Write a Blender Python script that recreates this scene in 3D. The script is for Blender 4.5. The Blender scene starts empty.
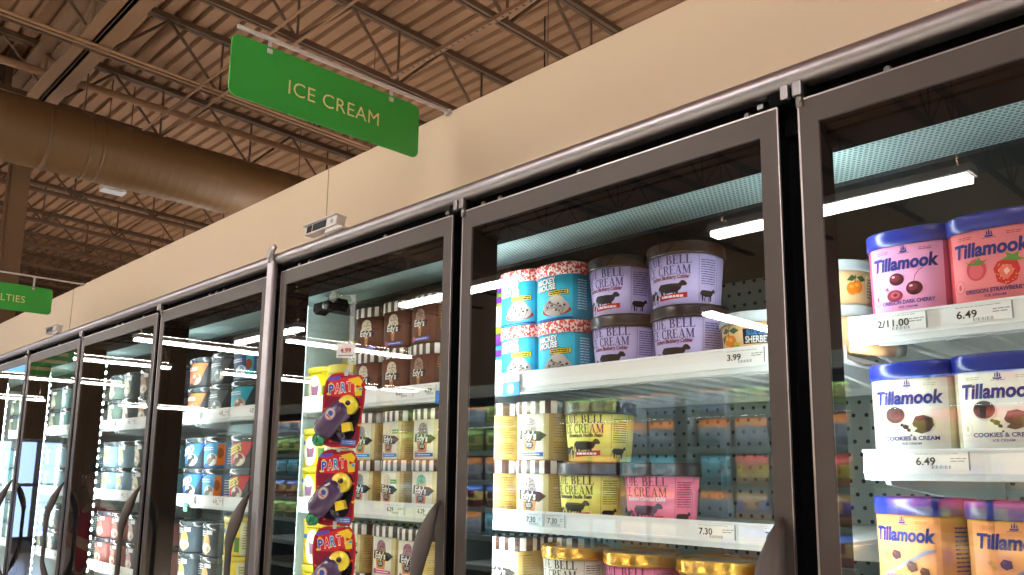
import bpy, bmesh, math, random
from mathutils import Vector, Matrix
random.seed(7)
D = bpy.data
C = bpy.context.scene.collection
PI = math.pi
# ------------------------------------------------------------------ materials
MATS = {}
def mat(name, col, rough=.5, metal=0., emit=None, es=0., noise=0., nscale=30., bump=0., coat=0., trans=0., spec=None, alpha=1.):
    if name in MATS: return MATS[name]
    m = D.materials.new(name); m.use_nodes = True
    nt = m.node_tree; b = nt.nodes['Principled BSDF']
    b.inputs['Base Color'].default_value = (*col, 1)
    b.inputs['Roughness'].default_value = rough
    b.inputs['Metallic'].default_value = metal
    if coat: b.inputs['Coat Weight'].default_value = coat; b.inputs['Coat Roughness'].default_value = .08
    if spec is not None: b.inputs['Specular IOR Level'].default_value = spec
    if alpha < 1: b.inputs['Alpha'].default_value = alpha
    if emit: b.inputs['Emission Color'].default_value = (*emit, 1); b.inputs['Emission Strength'].default_value = es
    if noise or bump:
        tc = nt.nodes.new('ShaderNodeTexCoord'); n = nt.nodes.new('ShaderNodeTexNoise')
        n.inputs['Scale'].default_value = nscale; n.inputs['Detail'].default_value = 4
        nt.links.new(tc.outputs['Object'], n.inputs['Vector'])
        if noise:
            mr = nt.nodes.new('ShaderNodeMapRange'); mr.inputs['To Min'].default_value = 1-noise; mr.inputs['To Max'].default_value = 1+noise
            nt.links.new(n.outputs['Fac'], mr.inputs['Value'])
            hs = nt.nodes.new('ShaderNodeHueSaturation'); hs.inputs['Color'].default_value = (*col, 1)
            nt.links.new(mr.outputs[0], hs.inputs['Value']); nt.links.new(hs.outputs[0], b.inputs['Base Color'])
        if bump:
            bp = nt.nodes.new('ShaderNodeBump'); bp.inputs['Strength'].default_value = bump; bp.inputs['Distance'].default_value = .002
            nt.links.new(n.outputs['Fac'], bp.inputs['Height']); nt.links.new(bp.outputs[0], b.inputs['Normal'])
    MATS[name] = m
    return m
def s2l(h):
    r = [int(h[i:i+2], 16)/255 for i in (0, 2, 4)]
    return tuple(((c+.055)/1.055)**2.4 if c > .04045 else c/12.92 for c in r)
def ink(h, rough=.5, coat=0.):           # printed colour
    return mat('ink_'+h, s2l(h), rough, coat=coat, spec=.22)
def glass_mat(name, tint=(.93,.97,.96), r0=.09, rough=0.):
    m = D.materials.new(name); m.use_nodes = True; nt = m.node_tree; nt.nodes.clear()
    o = nt.nodes.new('ShaderNodeOutputMaterial'); mix = nt.nodes.new('ShaderNodeMixShader')
    t = nt.nodes.new('ShaderNodeBsdfTransparent'); t.inputs[0].default_value = (*tint, 1)
    g = nt.nodes.new('ShaderNodeBsdfGlossy'); g.inputs['Roughness'].default_value = rough; g.inputs['Color'].default_value = (1,1,1,1)
    lw = nt.nodes.new('ShaderNodeLayerWeight'); lw.inputs['Blend'].default_value = .5
    p = nt.nodes.new('ShaderNodeMath'); p.operation = 'POWER'; p.inputs[1].default_value = 5
    ma = nt.nodes.new('ShaderNodeMath'); ma.operation = 'MULTIPLY_ADD'; ma.inputs[1].default_value = 1-r0; ma.inputs[2].default_value = r0
    nt.links.new(lw.outputs['Facing'], p.inputs[0]); nt.links.new(p.outputs[0], ma.inputs[0])
    nt.links.new(ma.outputs[0], mix.inputs[0]); nt.links.new(t.outputs[0], mix.inputs[1]); nt.links.new(g.outputs[0], mix.inputs[2])
    nt.links.new(mix.outputs[0], o.inputs[0]); MATS[name] = m
    return m
def emis(name, col, st):
    m = D.materials.new(name); m.use_nodes = True; nt = m.node_tree; nt.nodes.clear()
    o = nt.nodes.new('ShaderNodeOutputMaterial'); e = nt.nodes.new('ShaderNodeEmission')
    e.inputs[0].default_value = (*col, 1); e.inputs[1].default_value = st
    nt.links.new(e.outputs[0], o.inputs[0]); MATS[name] = m
    return m
def holes_mat(name, base, hole, pitch, rad, axes='XZ', rough=.5, metal=.0, ratio=1., stagger=True):
    """sheet metal with a staggered grid of round punched holes (object coordinates)"""
    m = D.materials.new(name); m.use_nodes = True; nt = m.node_tree; b = nt.nodes['Principled BSDF']
    b.inputs['Roughness'].default_value = rough; b.inputs['Metallic'].default_value = metal
    tc = nt.nodes.new('ShaderNodeTexCoord'); sp = nt.nodes.new('ShaderNodeSeparateXYZ'); nt.links.new(tc.outputs['Object'], sp.inputs[0])
    def M(op, a, bb=None):
        n = nt.nodes.new('ShaderNodeMath'); n.operation = op
        for i, v in enumerate((a, bb)):
            if v is None: continue
            if isinstance(v, (int, float)): n.inputs[i].default_value = v
            else: nt.links.new(v, n.inputs[i])
        return n.outputs[0]
    A = sp.outputs[axes[0]]; B = sp.outputs[axes[1]]
    v = M('DIVIDE', B, pitch*ratio); row = M('FLOOR', v); u = M('DIVIDE', A, pitch)
    if stagger: u = M('ADD', u, M('MULTIPLY', M('MODULO', M('ABSOLUTE', row), 2.), .5))
    fu = M('SUBTRACT', M('FRACT', u), .5); fv = M('MULTIPLY', M('SUBTRACT', M('FRACT', v), .5), ratio)
    d = M('SQRT', M('ADD', M('MULTIPLY', fu, fu), M('MULTIPLY', fv, fv)))
    k = M('LESS_THAN', d, rad/pitch)
    mx = nt.nodes.new('ShaderNodeMix'); mx.data_type = 'RGBA'; mx.inputs['A'].default_value = (*base, 1); mx.inputs['B'].default_value = (*hole, 1)
    nt.links.new(k, mx.inputs['Factor']); nt.links.new(mx.outputs['Result'], b.inputs['Base Color'])
    MATS[name] = m
    return m
# ------------------------------------------------------------------ mesh builder
class MB:
    def __init__(s): s.v = []; s.f = []; s.m = []; s.mats = []; s.smooth = []
    def mi(s, m):
        if m not in s.mats: s.mats.append(m)
        return s.mats.index(m)
    def add(s, vs, fs, m, smooth=False):
        o = len(s.v); s.v += [tuple(v) for v in vs]; k = s.mi(m)
        for f in fs: s.f.append(tuple(i+o for i in f)); s.m.append(k); s.smooth.append(smooth)
        return s
    def box(s, a, b, m, bev=0.):
        x0,y0,z0 = [min(p,q) for p,q in zip(a,b)]; x1,y1,z1 = [max(p,q) for p,q in zip(a,b)]
        if bev <= 0:
            vs = [(x,y,z) for x in (x0,x1) for y in (y0,y1) for z in (z0,z1)]
            return s.add(vs, [(0,1,3,2),(4,6,7,5),(0,4,5,1),(2,3,7,6),(0,2,6,4),(1,5,7,3)], m)
        bm = bmesh.new(); bmesh.ops.create_cube(bm, size=1)
        for v in bm.verts: v.co = Vector((x0+(v.co.x+.5)*(x1-x0), y0+(v.co.y+.5)*(y1-y0), z0+(v.co.z+.5)*(z1-z0)))
        bmesh.ops.bevel(bm, geom=bm.edges[:], offset=bev, segments=2, affect='EDGES', profile=.5)
        return s.bm(bm, m)
    def bm(s, bm, m, smooth=False, M=None):
        bm.verts.index_update()
        vs = [(M @ v.co) if M else v.co for v in bm.verts]
        s.add([tuple(v) for v in vs], [tuple(v.index for v in f.verts) for f in bm.faces], m, smooth); bm.free()
        return s
    def tube(s, pts, r, m, n=8, caps=True, flat=1., up=None, smooth=True):
        """sweep along pts; r scalar or per point; flat squeezes along the second axis"""
        P = [Vector(p) for p in pts]; R = r if isinstance(r, (list, tuple)) else [r]*len(P)
        vs = []; prev = None
        for i, p in enumerate(P):
            t = (P[min(i+1, len(P)-1)]-P[max(i-1, 0)]).normalized()
            a = Vector(up) if up else (prev or (Vector((0,0,1)) if abs(t.z) < .9 else Vector((1,0,0))))
            u = (a - t*a.dot(t)).normalized(); w = t.cross(u); prev = u
            for k in range(n):
                an = 2*PI*k/n; vs.append(tuple(p + u*math.cos(an)*R[i] + w*math.sin(an)*R[i]*flat))
        fs = [(i*n+k, i*n+(k+1)%n, (i+1)*n+(k+1)%n, (i+1)*n+k) for i in range(len(P)-1) for k in range(n)]
        if caps: fs += [tuple(range(n))[::-1], tuple(range((len(P)-1)*n, len(P)*n))]
        return s.add(vs, fs, m, smooth)
    def prism(s, pts2, fn, m, d0, d1):
        """extrude a 2D outline; fn(u, v, d) gives the point"""
        n = len(pts2)
        vs = [fn(u, v, d0) for u, v in pts2] + [fn(u, v, d1) for u, v in pts2]
        fs = [tuple(range(n))[::-1], tuple(range(n, 2*n))] + [(i, (i+1)%n, n+(i+1)%n, n+i) for i in range(n)]
        return s.add(vs, fs, m)
    def build(s, name, parent=None, loc=None, **pr):
        me = D.meshes.new(name); me.from_pydata(s.v, [], s.f)
        for m in s.mats: me.materials.append(m)
        me.polygons.foreach_set('material_index', s.m); me.polygons.foreach_set('use_smooth', s.smooth)
        me.update()
        o = D.objects.new(name, me); C.objects.link(o)
        if parent: o.parent = parent
        if loc: o.location = loc
        for k, v in pr.items(): o[k] = v
        return o
def thing(name, label, cat, loc=(0,0,0), rz=0, group=None):
    o = D.objects.new(name, None); C.objects.link(o); o.location = loc; o.rotation_euler = (0,0,rz)
    o.empty_display_size = .05; o['label'] = label; o['category'] = cat
    if group: o['group'] = group
    return o
def dup(root, loc, rz=0., label=None, group=None):
    r = root.copy(); C.objects.link(r); r.location = loc; r.rotation_euler = (0,0,rz)
    if label: r['label'] = label
    if group: r['group'] = group
    for ch in list(root.children):
        c = ch.copy(); C.objects.link(c); c.parent = r
        for g in list(ch.children):
            d = g.copy(); C.objects.link(d); d.parent = c
    return r
def struct(mb, name, **k): return mb.build(name, kind='structure', **k)
# ------------------------------------------------------------------ flat artwork: lists of (verts2d, faces, material, layer)
_tc = {}
def text2d(s, bold=0., spacing=1.):
    k = (s, bold, spacing)
    if k in _tc: return _tc[k]
    cu = D.curves.new('t', 'FONT'); cu.body = s; cu.size = 1; cu.offset = bold; cu.space_character = spacing; cu.resolution_u = 3
    ob = D.objects.new('t', cu); C.objects.link(ob)
    dg = bpy.context.evaluated_depsgraph_get(); me = ob.evaluated_get(dg).to_mesh()
    vs = [(v.co.x, v.co.y) for v in me.vertices]; fs = [tuple(p.vertices) for p in me.polygons]
    ob.evaluated_get(dg).to_mesh_clear(); D.objects.remove(ob); D.curves.remove(cu)
    _tc[k] = (vs, fs)
    return _tc[k]
class Art:
    def __init__(s): s.L = []
    def text(s, t, cx, cy, h, m, w=None, bold=0., shear=0., rot=0., layer=2, arc=0., spacing=1., mirror=False):
        vs, fs = text2d(t, bold, spacing)
        if not vs: return s
        x0 = min(v[0] for v in vs); x1 = max(v[0] for v in vs)
        y0 = 0; y1 = .73
        k = h/(y1-y0); kx = (w/(x1-x0)) if w else k
        out = []
        for x, y in vs:
            X = (x-(x0+x1)/2)*kx; Y = (y-y0)*k-h/2
            X += shear*Y; Y += arc*(1-(2*X/((x1-x0)*kx))**2) if arc else 0
            if mirror: X = -X
            c, q = math.cos(rot), math.sin(rot)
            out.append((cx+X*c-Y*q, cy+X*q+Y*c))
        s.L.append((out, fs, m, layer)); return s
    def poly(s, pts, m, layer=1): s.L.append((list(pts), [tuple(range(len(pts)))], m, layer)); return s
    def rect(s, x0, y0, x1, y1, m, layer=1, rot=0.):
        cx, cy = (x0+x1)/2, (y0+y1)/2; c, q = math.cos(rot), math.sin(rot)
        return s.poly([(cx+(x-cx)*c-(y-cy)*q, cy+(x-cx)*q+(y-cy)*c) for x, y in ((x0,y0),(x1,y0),(x1,y1),(x0,y1))], m, layer)
    def ell(s, cx, cy, rx, ry, m, layer=1, n=20, a0=0., a1=2*PI, rot=0.):
        P = []
        for i in range(n if a1-a0 > 6 else n+1):
            a = a0+(a1-a0)*i/n; x, y = rx*math.cos(a), ry*math.sin(a)
            P.append((cx+x*math.cos(rot)-y*math.sin(rot), cy+x*math.sin(rot)+y*math.cos(rot)))
        return s.poly(P, m, layer)
    def ring(s, cx, cy, rx, ry, t, m, layer=2, n=24, a0=0., a1=2*PI):
        vs = []
        for i in range(n+1):
            a = a0+(a1-a0)*i/n
            vs += [(cx+rx*math.cos(a), cy+ry*math.sin(a)), (cx+(rx-t)*math.cos(a), cy+(ry-t)*math.sin(a))]
        s.L.append((vs, [(2*i, 2*i+2, 2*i+3, 2*i+1) for i in range(n)], m, layer)); return s
    def line(s, pts, w, m, layer=2):
        for (x0,y0),(x1,y1) in zip(pts, pts[1:]):
            dx, dy = x1-x0, y1-y0; l = math.hypot(dx, dy) or 1; nx, ny = -dy/l*w/2, dx/l*w/2
            s.poly([(x0-nx,y0-ny),(x1-nx,y1-ny),(x1+nx,y1+ny),(x0+nx,y0+ny)], m, layer)
        return s
    def lines(s, x0, x1, y0, y1, n, m, layer=2, t=.35, seed=1):
        """rows of small print"""
        R = random.Random(seed); dy = (y1-y0)/n
        for i in range(n):
            y = y1-dy*(i+.5); x = x0
            while x < x1-.002:
                l = min(R.uniform(.003,.011), x1-x); s.rect(x, y-dy*t/2, x+l, y+dy*t/2, m, layer); x += l+.0012
        return s
    def serif(s, t, cx, cy, h, w, m, layer=2):
        ADV = dict(B=.72, L=.66, U=.8, E=.68, I=.4, C=.74, R=.76, A=.8, M=.98)
        ADV[' '] = .4
        tot = sum(ADV[c] for c in t); k = w/tot; x = cx-w/2
        for c in t:
            for pts in glyph(c): s.poly([(x+px*k, cy-h/2+py*h) for px, py in pts], m, layer)
            x += ADV[c]*k
        return s
    def apply(s, mb, fn, eps=.0005, step=None, lo=None, hi=None):
        """fn(u, v, off) -> 3D"""
        for vs, fs, m, layer in s.L:
            bm = bmesh.new(); B = [bm.verts.new((x, y, 0)) for x, y in vs]
            for f in fs:
                try: bm.faces.new([B[i] for i in f])
                except ValueError: pass
            if step:
                x0 = min(v[0] for v in vs); x1 = max(v[0] for v in vs); c = math.ceil(x0/step)*step
                while c < x1:
                    bmesh.ops.bisect_plane(bm, geom=bm.verts[:]+bm.edges[:]+bm.faces[:], plane_co=(c,0,0), plane_no=(1,0,0)); c += step
            if lo is not None: bmesh.ops.bisect_plane(bm, geom=bm.verts[:]+bm.edges[:]+bm.faces[:], plane_co=(0,lo,0), plane_no=(0,-1,0), clear_outer=True)
            if hi is not None: bmesh.ops.bisect_plane(bm, geom=bm.verts[:]+bm.edges[:]+bm.faces[:], plane_co=(0,hi,0), plane_no=(0,1,0), clear_outer=True)
            bm.verts.index_update()
            if len(bm.faces): mb.add([tuple(fn(v.co.x, v.co.y, eps*layer)) for v in bm.verts], [tuple(v.index for v in f.verts) for f in bm.faces], m)
            bm.free()
def _R(x0,y0,x1,y1): return [(x0,y0),(x1,y0),(x1,y1),(x0,y1)]
def _arc(cx, cy, rx, ry, t, ty, a0, a1, n=8):
    out = []
    for i in range(n):
        a, b = a0+(a1-a0)*i/n, a0+(a1-a0)*(i+1)/n
        out.append([(cx+rx*math.cos(a), cy+ry*math.sin(a)), (cx+rx*math.cos(b), cy+ry*math.sin(b)), (cx+(rx-t)*math.cos(b), cy+(ry-ty)*math.sin(b)), (cx+(rx-t)*math.cos(a), cy+(ry-ty)*math.sin(a))])
    return out
def glyph(c):
    h = PI/2
    ser = lambda x: [_R(x-.15,0,x+.15,.06), _R(x-.15,.94,x+.15,1)]
    stem = lambda x: [_R(x-.08,0,x+.08,1)]
    if c == 'I': return stem(.2)+ser(.2)
    if c == 'L': return stem(.18)+ser(.18)+[_R(.18,0,.58,.06), [(.53,.06),(.6,0),(.6,.26),(.57,.26)]]
    if c == 'E': return stem(.18)+ser(.18)+[_R(.18,0,.58,.06),_R(.18,.94,.56,1),_R(.18,.48,.44,.53),[(.53,.06),(.61,0),(.61,.25),(.58,.25)],[(.52,.94),(.57,1),(.57,.76),(.545,.76)],_R(.42,.41,.45,.6)]
    if c == 'B': return stem(.18)+[_R(.04,0,.4,.05),_R(.04,.95,.36,1),_R(.2,.49,.4,.54)]+_arc(.36,.75,.24,.25,.15,.07,-h,h)+_arc(.38,.265,.29,.265,.16,.07,-h,h)
    if c == 'R': return stem(.18)+[_R(.04,0,.32,.05),_R(.04,.95,.38,1),_R(.2,.47,.38,.52)]+_arc(.37,.735,.27,.265,.16,.07,-h,h)+[[(.36,.48),(.48,.48),(.74,0),(.58,0)],_R(.56,0,.76,.05)]
    if c == 'U': return [_R(.10,.25,.26,1),_R(.55,.25,.63,1),_R(.03,.95,.33,1),_R(.48,.95,.7,1)]+_arc(.37,.28,.25,.3,.1,.07,PI,2*PI)
    if c == 'C': return _arc(.42,.5,.38,.52,.17,.08,.75,2*PI-.75,14)+[_R(.64,.68,.67,.98),_R(.64,.04,.67,.28)]
    if c == 'A': return [[(.1,0),(.16,0),(.43,1),(.38,1)],[(.54,0),(.72,0),(.46,1),(.35,1)],_R(.24,.3,.56,.35),_R(.0,0,.26,.05),_R(.5,0,.8,.05)]
    if c == 'M': return [_R(.13,0,.19,1),_R(.72,0,.88,1),[(.08,1),(.26,1),(.56,.1),(.46,.0)],[(.46,0),(.54,.1),(.8,1),(.72,1)],_R(.03,0,.29,.05),_R(.64,0,.96,.05),_R(.03,.95,.2,1),_R(.76,.95,.96,1)]
    return []
# ------------------------------------------------------------------ camera (solved from the vanishing points)
yaw, pitch, roll, FPX = 0.799635660, 0.161658069, 0.0136249301, 819.465
cyw, syw, cpp, spp = math.cos(yaw), math.sin(yaw), math.cos(pitch), math.sin(pitch)
fw = Vector((-syw*cpp, cyw*cpp, spp)); rt = Vector((cyw, syw, 0)); upv = rt.cross(fw)
r2 = rt*math.cos(roll)+upv*math.sin(roll); u2 = -rt*math.sin(roll)+upv*math.cos(roll)
cam = D.objects.new('camera', D.cameras.new('camera')); C.objects.link(cam)
M = Matrix.Identity(4)
for i in range(3): M[i][0], M[i][1], M[i][2] = r2[i], u2[i], -fw[i]
M.translation = Vector((0, -1.06, 1.5)); cam.matrix_world = M
cam.data.sensor_width = 36; cam.data.lens = FPX/1024*36; cam.data.shift_y = 53.55/1024
cam.data.clip_start = .02; cam.data.clip_end = 200
bpy.context.scene.camera = cam
# ------------------------------------------------------------------ common materials
m_frame = mat('door_frame_bronze', s2l('483e3b'), .48, .15, noise=.04, nscale=60)
m_edge = mat('polished_edge', s2l('a89f9f'), .3, .8)
m_black = mat('black_enamel', (.003,.003,.004), .8, noise=.2, spec=.08)
m_chrome = mat('brushed_aluminium', s2l('aaa3a9'), .36, .92, noise=.05, nscale=90)
m_zinc = mat('zinc_bracket', s2l('8d8889'), .35, .8)
m_white = mat('white_shelf_enamel', s2l('e8eeee'), .4, noise=.02)
m_strip = mat('white_price_channel', s2l('fbfdfd'), .4)
m_dark = mat('case_ceiling_grey', s2l('202628'), .5, noise=.08)
m_mint = mat('case_liner', s2l('d4e4e0'), .5, noise=.02)
m_inkd = ink('1c1c20'); m_inkg = ink('8a9094'); m_inkw = ink('f4f4f0'); m_navy = ink('1d2a7a')
m_brown = mat('brown_roof_paint', s2l('876448'), .75, noise=.06, nscale=4)
m_brown_d = mat('brown_steel_paint', s2l('523a26'), .7, noise=.08, nscale=6)
m_glass = glass_mat('door_glass', (.95,.985,.98), .10)
m_perf = holes_mat('perforated_back_panel', s2l('94a19e'), (.004,.005,.005), .0285, .0045, 'XZ', .4, .2)
m_upr = holes_mat('slotted_upright', s2l('7c8684'), (.004,.005,.005), .03, .0045, 'XZ', .45, .3, stagger=False)
m_grille = holes_mat('honeycomb_air_grille', s2l('b4cccb'), s2l('64797a'), .0085, .0031, 'XY', .5)
L_tube = emis('led_tube', (.90,1.,.98), 42.)
L_tube_low = emis('end_led_tube', (.88,1.,.99), 16.)
L_store = emis('fluorescent_tube', (1.,.93,.86), 41.)
L_up = emis('added_uplight', (1.,.92,.82), 130.)  # upward glow added to brighten the roof
L_bead = emis('led_lens', (.88,1.,1.), 30.)
# ------------------------------------------------------------------ shell
CT = lambda y: 6.0-.03*(y+1.06)
fl = MB(); m_floor = mat('waxed_floor_tile', s2l('b9aa98'), .22, noise=.05, nscale=1.2)
fl.add([(-32,-13,0),(4,-13,0),(4,17,0),(-32,17,0)], [(0,1,2,3)], m_floor); struct(fl, 'floor')
# corrugated steel deck, flutes run along the aisle
dk = MB(); y = -13.; vs = []
prof = [(0,0),(.108,0),(.120,.04),(.152,.04),(.166,0)]
row = []
while y < 17:
    for dy, dz in prof[:-1]: row.append((y+dy, CT(y)+dz))
    y += .166
for (yy, zz) in row: vs += [(-32, yy, zz), (4, yy, zz)]
dk.add(vs, [(2*i, 2*i+2, 2*i+3, 2*i+1) for i in range(len(row)-1)], m_brown); struct(dk, 'ceiling')
# bulkhead above the freezers
m_beige = mat('cream_wall_paint', s2l('dcc6ab'), .6, noise=.012, nscale=2.5)
wl = MB(); wl.box((-31,.2,2.03),(4,.32,2.416), m_beige); struct(wl, 'wall_back')
mw = mat('distant_wall_paint', s2l('c8a67c'), .7, noise=.04)
w2 = MB(); w2.box((-32.2,-13,0),(-32,17,6.4), mw); struct(w2, 'wall_left')
w2 = MB(); w2.box((4,-13,0),(4.2,17,6.4), mw); struct(w2, 'wall_right')
w2 = MB(); w2.box((-32,16.9,0),(4,17.1,5.9), mw); struct(w2, 'wall_far')
w2 = MB(); w2.box((-32,-13.2,0),(4,-13,6.6), mw); struct(w2, 'wall_front')
sm = MB()
for X in (-2.11, -4.55, -.05): sm.box((X-.0012,.1985,2.035),(X+.0012,.2005,2.416), mat('panel_seam', s2l('a98f78'), .8))  # vertical seam lines between the wall panels
struct(sm, 'trim_1')
# ------------------------------------------------------------------ freezer cases
SEAMS = [.215, -.5244, -1.2537, -2.03, -2.82, -3.64, -4.417, -5.2]
def case(name, label, x0, x1, seams, first, i0, i1):
    L = Vector(((x0+x1)/2, .45, 0)); root = thing(name, label, 'freezer', L, group=None)
    def part(mb, n, **k): return mb.build(n, root, -L, **k)
    b = MB()
    X0, X1 = x0, x1; x0, x1 = i0, i1
    b.box((x0,.06,.0),(x1,.9,.12), m_black); b.box((x0,.88,.12),(x1,.9,2.06), m_mint)
    b.box((x0,.06,.12),(x1,.88,.2), m_mint); b.box((X0,.02,.0),(X1,.058,.14), m_black)
    b.box((x0,.10,2.03),(x1,.9,2.064), m_dark)
    part(b, 'cabinet_shell')
    b = MB(); b.add([(x0+.03,.74,.2),(x1-.03,.74,.2),(x1-.03,.74,2.0),(x0+.03,.74,2.0)], [(0,1,2,3)], m_perf)
    part(b, 'perforated_back_panel', label='grey back panel with rows of punched holes')
    b = MB()
    for i in range(int((x1-x0)/.73)+1):
        X = (-1.12+.73*2 if x1 > 0 else -2.62)-i*.73
        if X < x0+.05: break
        b.box((X-.03,.715,.2),(X+.03,.742,1.98), m_upr)
    part(b, 'shelf_upright')
    b = MB(); b.box((x0+.01,.25,1.985),(x1-.01,.88,2.03), m_dark); part(b, 'inner_ceiling')
    b = MB(); b.box((x0+.01,.115,1.992),(x1-.01,.25,2.03), m_grille); part(b, 'air_grille')
    b = MB(); b.box((X0,.0405,1.99),(X1,.113,2.06), m_black); part(b, 'top_door_frame')
    # end walls
    for X, s in ((x0,1),(x1,-1)):
        b = MB(); b.box((X,.10,.12),(X+s*.03,.88,2.05), m_mint); part(b, 'end_panel')
    x0, x1 = X0, X1
    # header and polished rail
    b = MB(); b.box((x0,.02,1.995),(x1,.04,2.07), m_black)
    R = random.Random(3); X = x0+.1
    while X < x1:
        bmh = bmesh.new(); bmesh.ops.create_cone(bmh, segments=10, radius1=.006, radius2=.004, depth=.004, cap_ends=True)
        b.bm(bmh, m_zinc, False, Matrix.Translation((X,.018,2.047)) @ Matrix.Rotation(PI/2,4,'X')); X += R.choice((.05,.21,.34))
    part(b, 'header_channel', label='black header channel with screw heads')
    prf = [(.012,2.055),(.0,2.0555)]+[(.0-.0175*math.sin(PI*k/12), 2.0725-.017*math.cos(PI*k/12)) for k in range(1,12)]+[(.0,2.0895),(.21,2.0895),(.21,2.083),(.012,2.083)]
    vs = [(X,yy,zz) for X in (x0,x1) for yy,zz in prf]; n = len(prf)
    b = MB(); b.add(vs, [(i,(i+1)%n,n+(i+1)%n,n+i) for i in range(1,13)], m_chrome, True); b.add(vs, [(i,(i+1)%n,n+(i+1)%n,n+i) for i in (0,13,14,15,16)], m_chrome, False)
    part(b, 'top_rail', label='polished metal rail along the top edge')
    # mullions, lamps, hinge brackets
    inner = [s for s in seams if x0-.01 <= s <= x1+.01]
    for s in inner:
        endB = abs(s+2.03) < .01 and x1 < 0
        if endB: b = MB(); b.box((-2.115,.0305,.14),(-2.036,.088,2.0), m_black); part(b, 'mullion'); continue
        b = MB(); hw = .034
        xa, xb = max(s-hw, x0), min(s+(.024 if s > -1.5 else .034), x1)
        b.box((xa,.0305,.14),(xb,.09,2.0), m_black, .003); part(b, 'mullion')
        b = MB(); b.box((max(s-.014,x0+.002),.0905,.2),(min(s+.014,x1-.002),.0935,1.98), m_white)
        b.box((max(s-.024,x0+.003),.0936,.24),(max(s-.011,x0+.012),.1016,1.96), L_tube_low if abs(s+2.03) < .01 and x1 > 0 else L_tube)
        z = .26
        while z < 1.95:
            if s+.02 < x1: b.box((s+(.009 if s < -3 else -.002),.092,z),(s+(.017 if s < -3 else .004),.1005,z+.012), L_bead)
            z += .032
        part(b, 'light_tube', label='glowing vertical lamp behind the mullion')
        if endB: continue
        b = MB(); b.box((s-.028,-.004,2.036),(s+.03,.03,2.062), m_black, .002); b.box((s-.006,-.012,2.038),(s+.006,.0,2.060), m_zinc, .0015)
        b.box((s+.012,-.012,2.038),(s+.026,.0,2.060), m_zinc, .0015); b.tube([(s+.02,-.004,2.022),(s+.02,-.004,2.042)], .006, m_zinc)
        b.box((s-.052,.006,2.044),(s-.042,.022,2.052), m_zinc, .001)
        part(b, 'hinge_bracket')
    # doors
    DZ = (.16, 2.032)
    for i in range(len(seams)-1):
        sr, sl = seams[i], seams[i+1]
        if not (x0-.01 <= sl and sr <= x1+.01): continue
        xl = sl+(.017 if abs(sl+2.03) > .01 else .046); xr = sr-(.015 if abs(sr+2.03) > .01 else .030)
        fwid = .029; y0, y1 = -.004, .001; TR = .038
        b = MB(); zt = DZ[1]+.001
        b.box((xl,y0,DZ[0]),(xl+fwid,y1,zt), m_frame, .0012); b.box((xr-fwid,y0,DZ[0]),(xr,y1,zt), m_frame, .0012)
        b.box((xl+fwid-.002,y0,zt-TR),(xr-fwid+.002,y1,zt), m_frame); b.box((xl+fwid-.002,y0,DZ[0]),(xr-fwid+.002,y1,DZ[0]+.07), m_frame)
        for q in ((xl+.001,xl+fwid-.004),(xr-fwid+.004,xr-.001)): b.box((q[0],y1,DZ[0]),(q[1],.027,zt), m_black)
        b.box((xl+.001,y1,zt-TR+.004),(xr-.001,.027,zt-.001), m_black); b.box((xl+.001,y1,DZ[0]),(xr-.001,.027,DZ[0]+.066), m_black)
        b.box((xl-.0008,y0-.0008,DZ[0]),(xl+.0018,y0+.012,zt+.0006), m_edge); b.box((xl,y0-.0008,zt-.0014),(xr,y0+.004,zt+.0008), m_edge)
        b.box((xr-.0012,y0-.0006,DZ[0]),(xr+.0006,y0+.004,zt), m_edge)
        gx0, gx1, gz0, gz1 = xl+fwid, xr-fwid, DZ[0]+.07, zt-TR
        dr = part(b, 'door')
        g = MB(); g.add([(gx0,-.003,gz0),(gx1,-.003,gz0),(gx1,-.003,gz1),(gx0,-.003,gz1)], [(0,1,2,3)], m_glass)
        g.build('glass_pane', dr)
        # bow handle on the right stile
        hx = xr-.017; pts = []; rr = []
        for k in range(21):
            t = k/20; z = 1.447-.44*t
            e = math.sin(PI*min(1, max(0, t)))
            yy = -.006-.052*(min(1, e*1.25)**.8)
            pts.append((hx-.0+.0*e, yy, z)); rr.append(.0035+.0105*(max(0, 1-abs(t-.17)/.17)**.6 if t < .34 else 0)+.0085*min(1, e*2.2)+(.007*(max(0, 1-abs(t-.85)/.15)**.6)))
        h = MB(); h.tube(pts, rr, m_frame, 12, flat=.62, up=(1,0,0)); h.build('handle', dr)
    return root, part
caseA, partA = case('upright_freezer', 'glass-door upright freezer on the right, from the polished post to the photo edge', -2.03, .93, [.93]+SEAMS[:4], 0, -2.2, .93)
caseB, partB = case('upright_freezer', 'glass-door upright freezer left of the polished post, running into the distance', -6.0, -2.034, SEAMS[3:]+[-6.0], 3, -6.0, -2.205)
# polished post with a hooked top where the two cases meet
b = MB(); b.box((-2.032,-.024,.1),(-1.997,-.006,2.066), m_chrome, .005)
b.tube([(-2.016,-.016,2.06),(-2.014,-.022,2.078),(-2.004,-.026,2.092),(-1.985,-.026,2.100)], [.017,.015,.012,.007], m_chrome, 10, flat=.5)
b.build('joint_post', caseA, -caseA.location, label='polished upright post with a hooked top')
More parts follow.
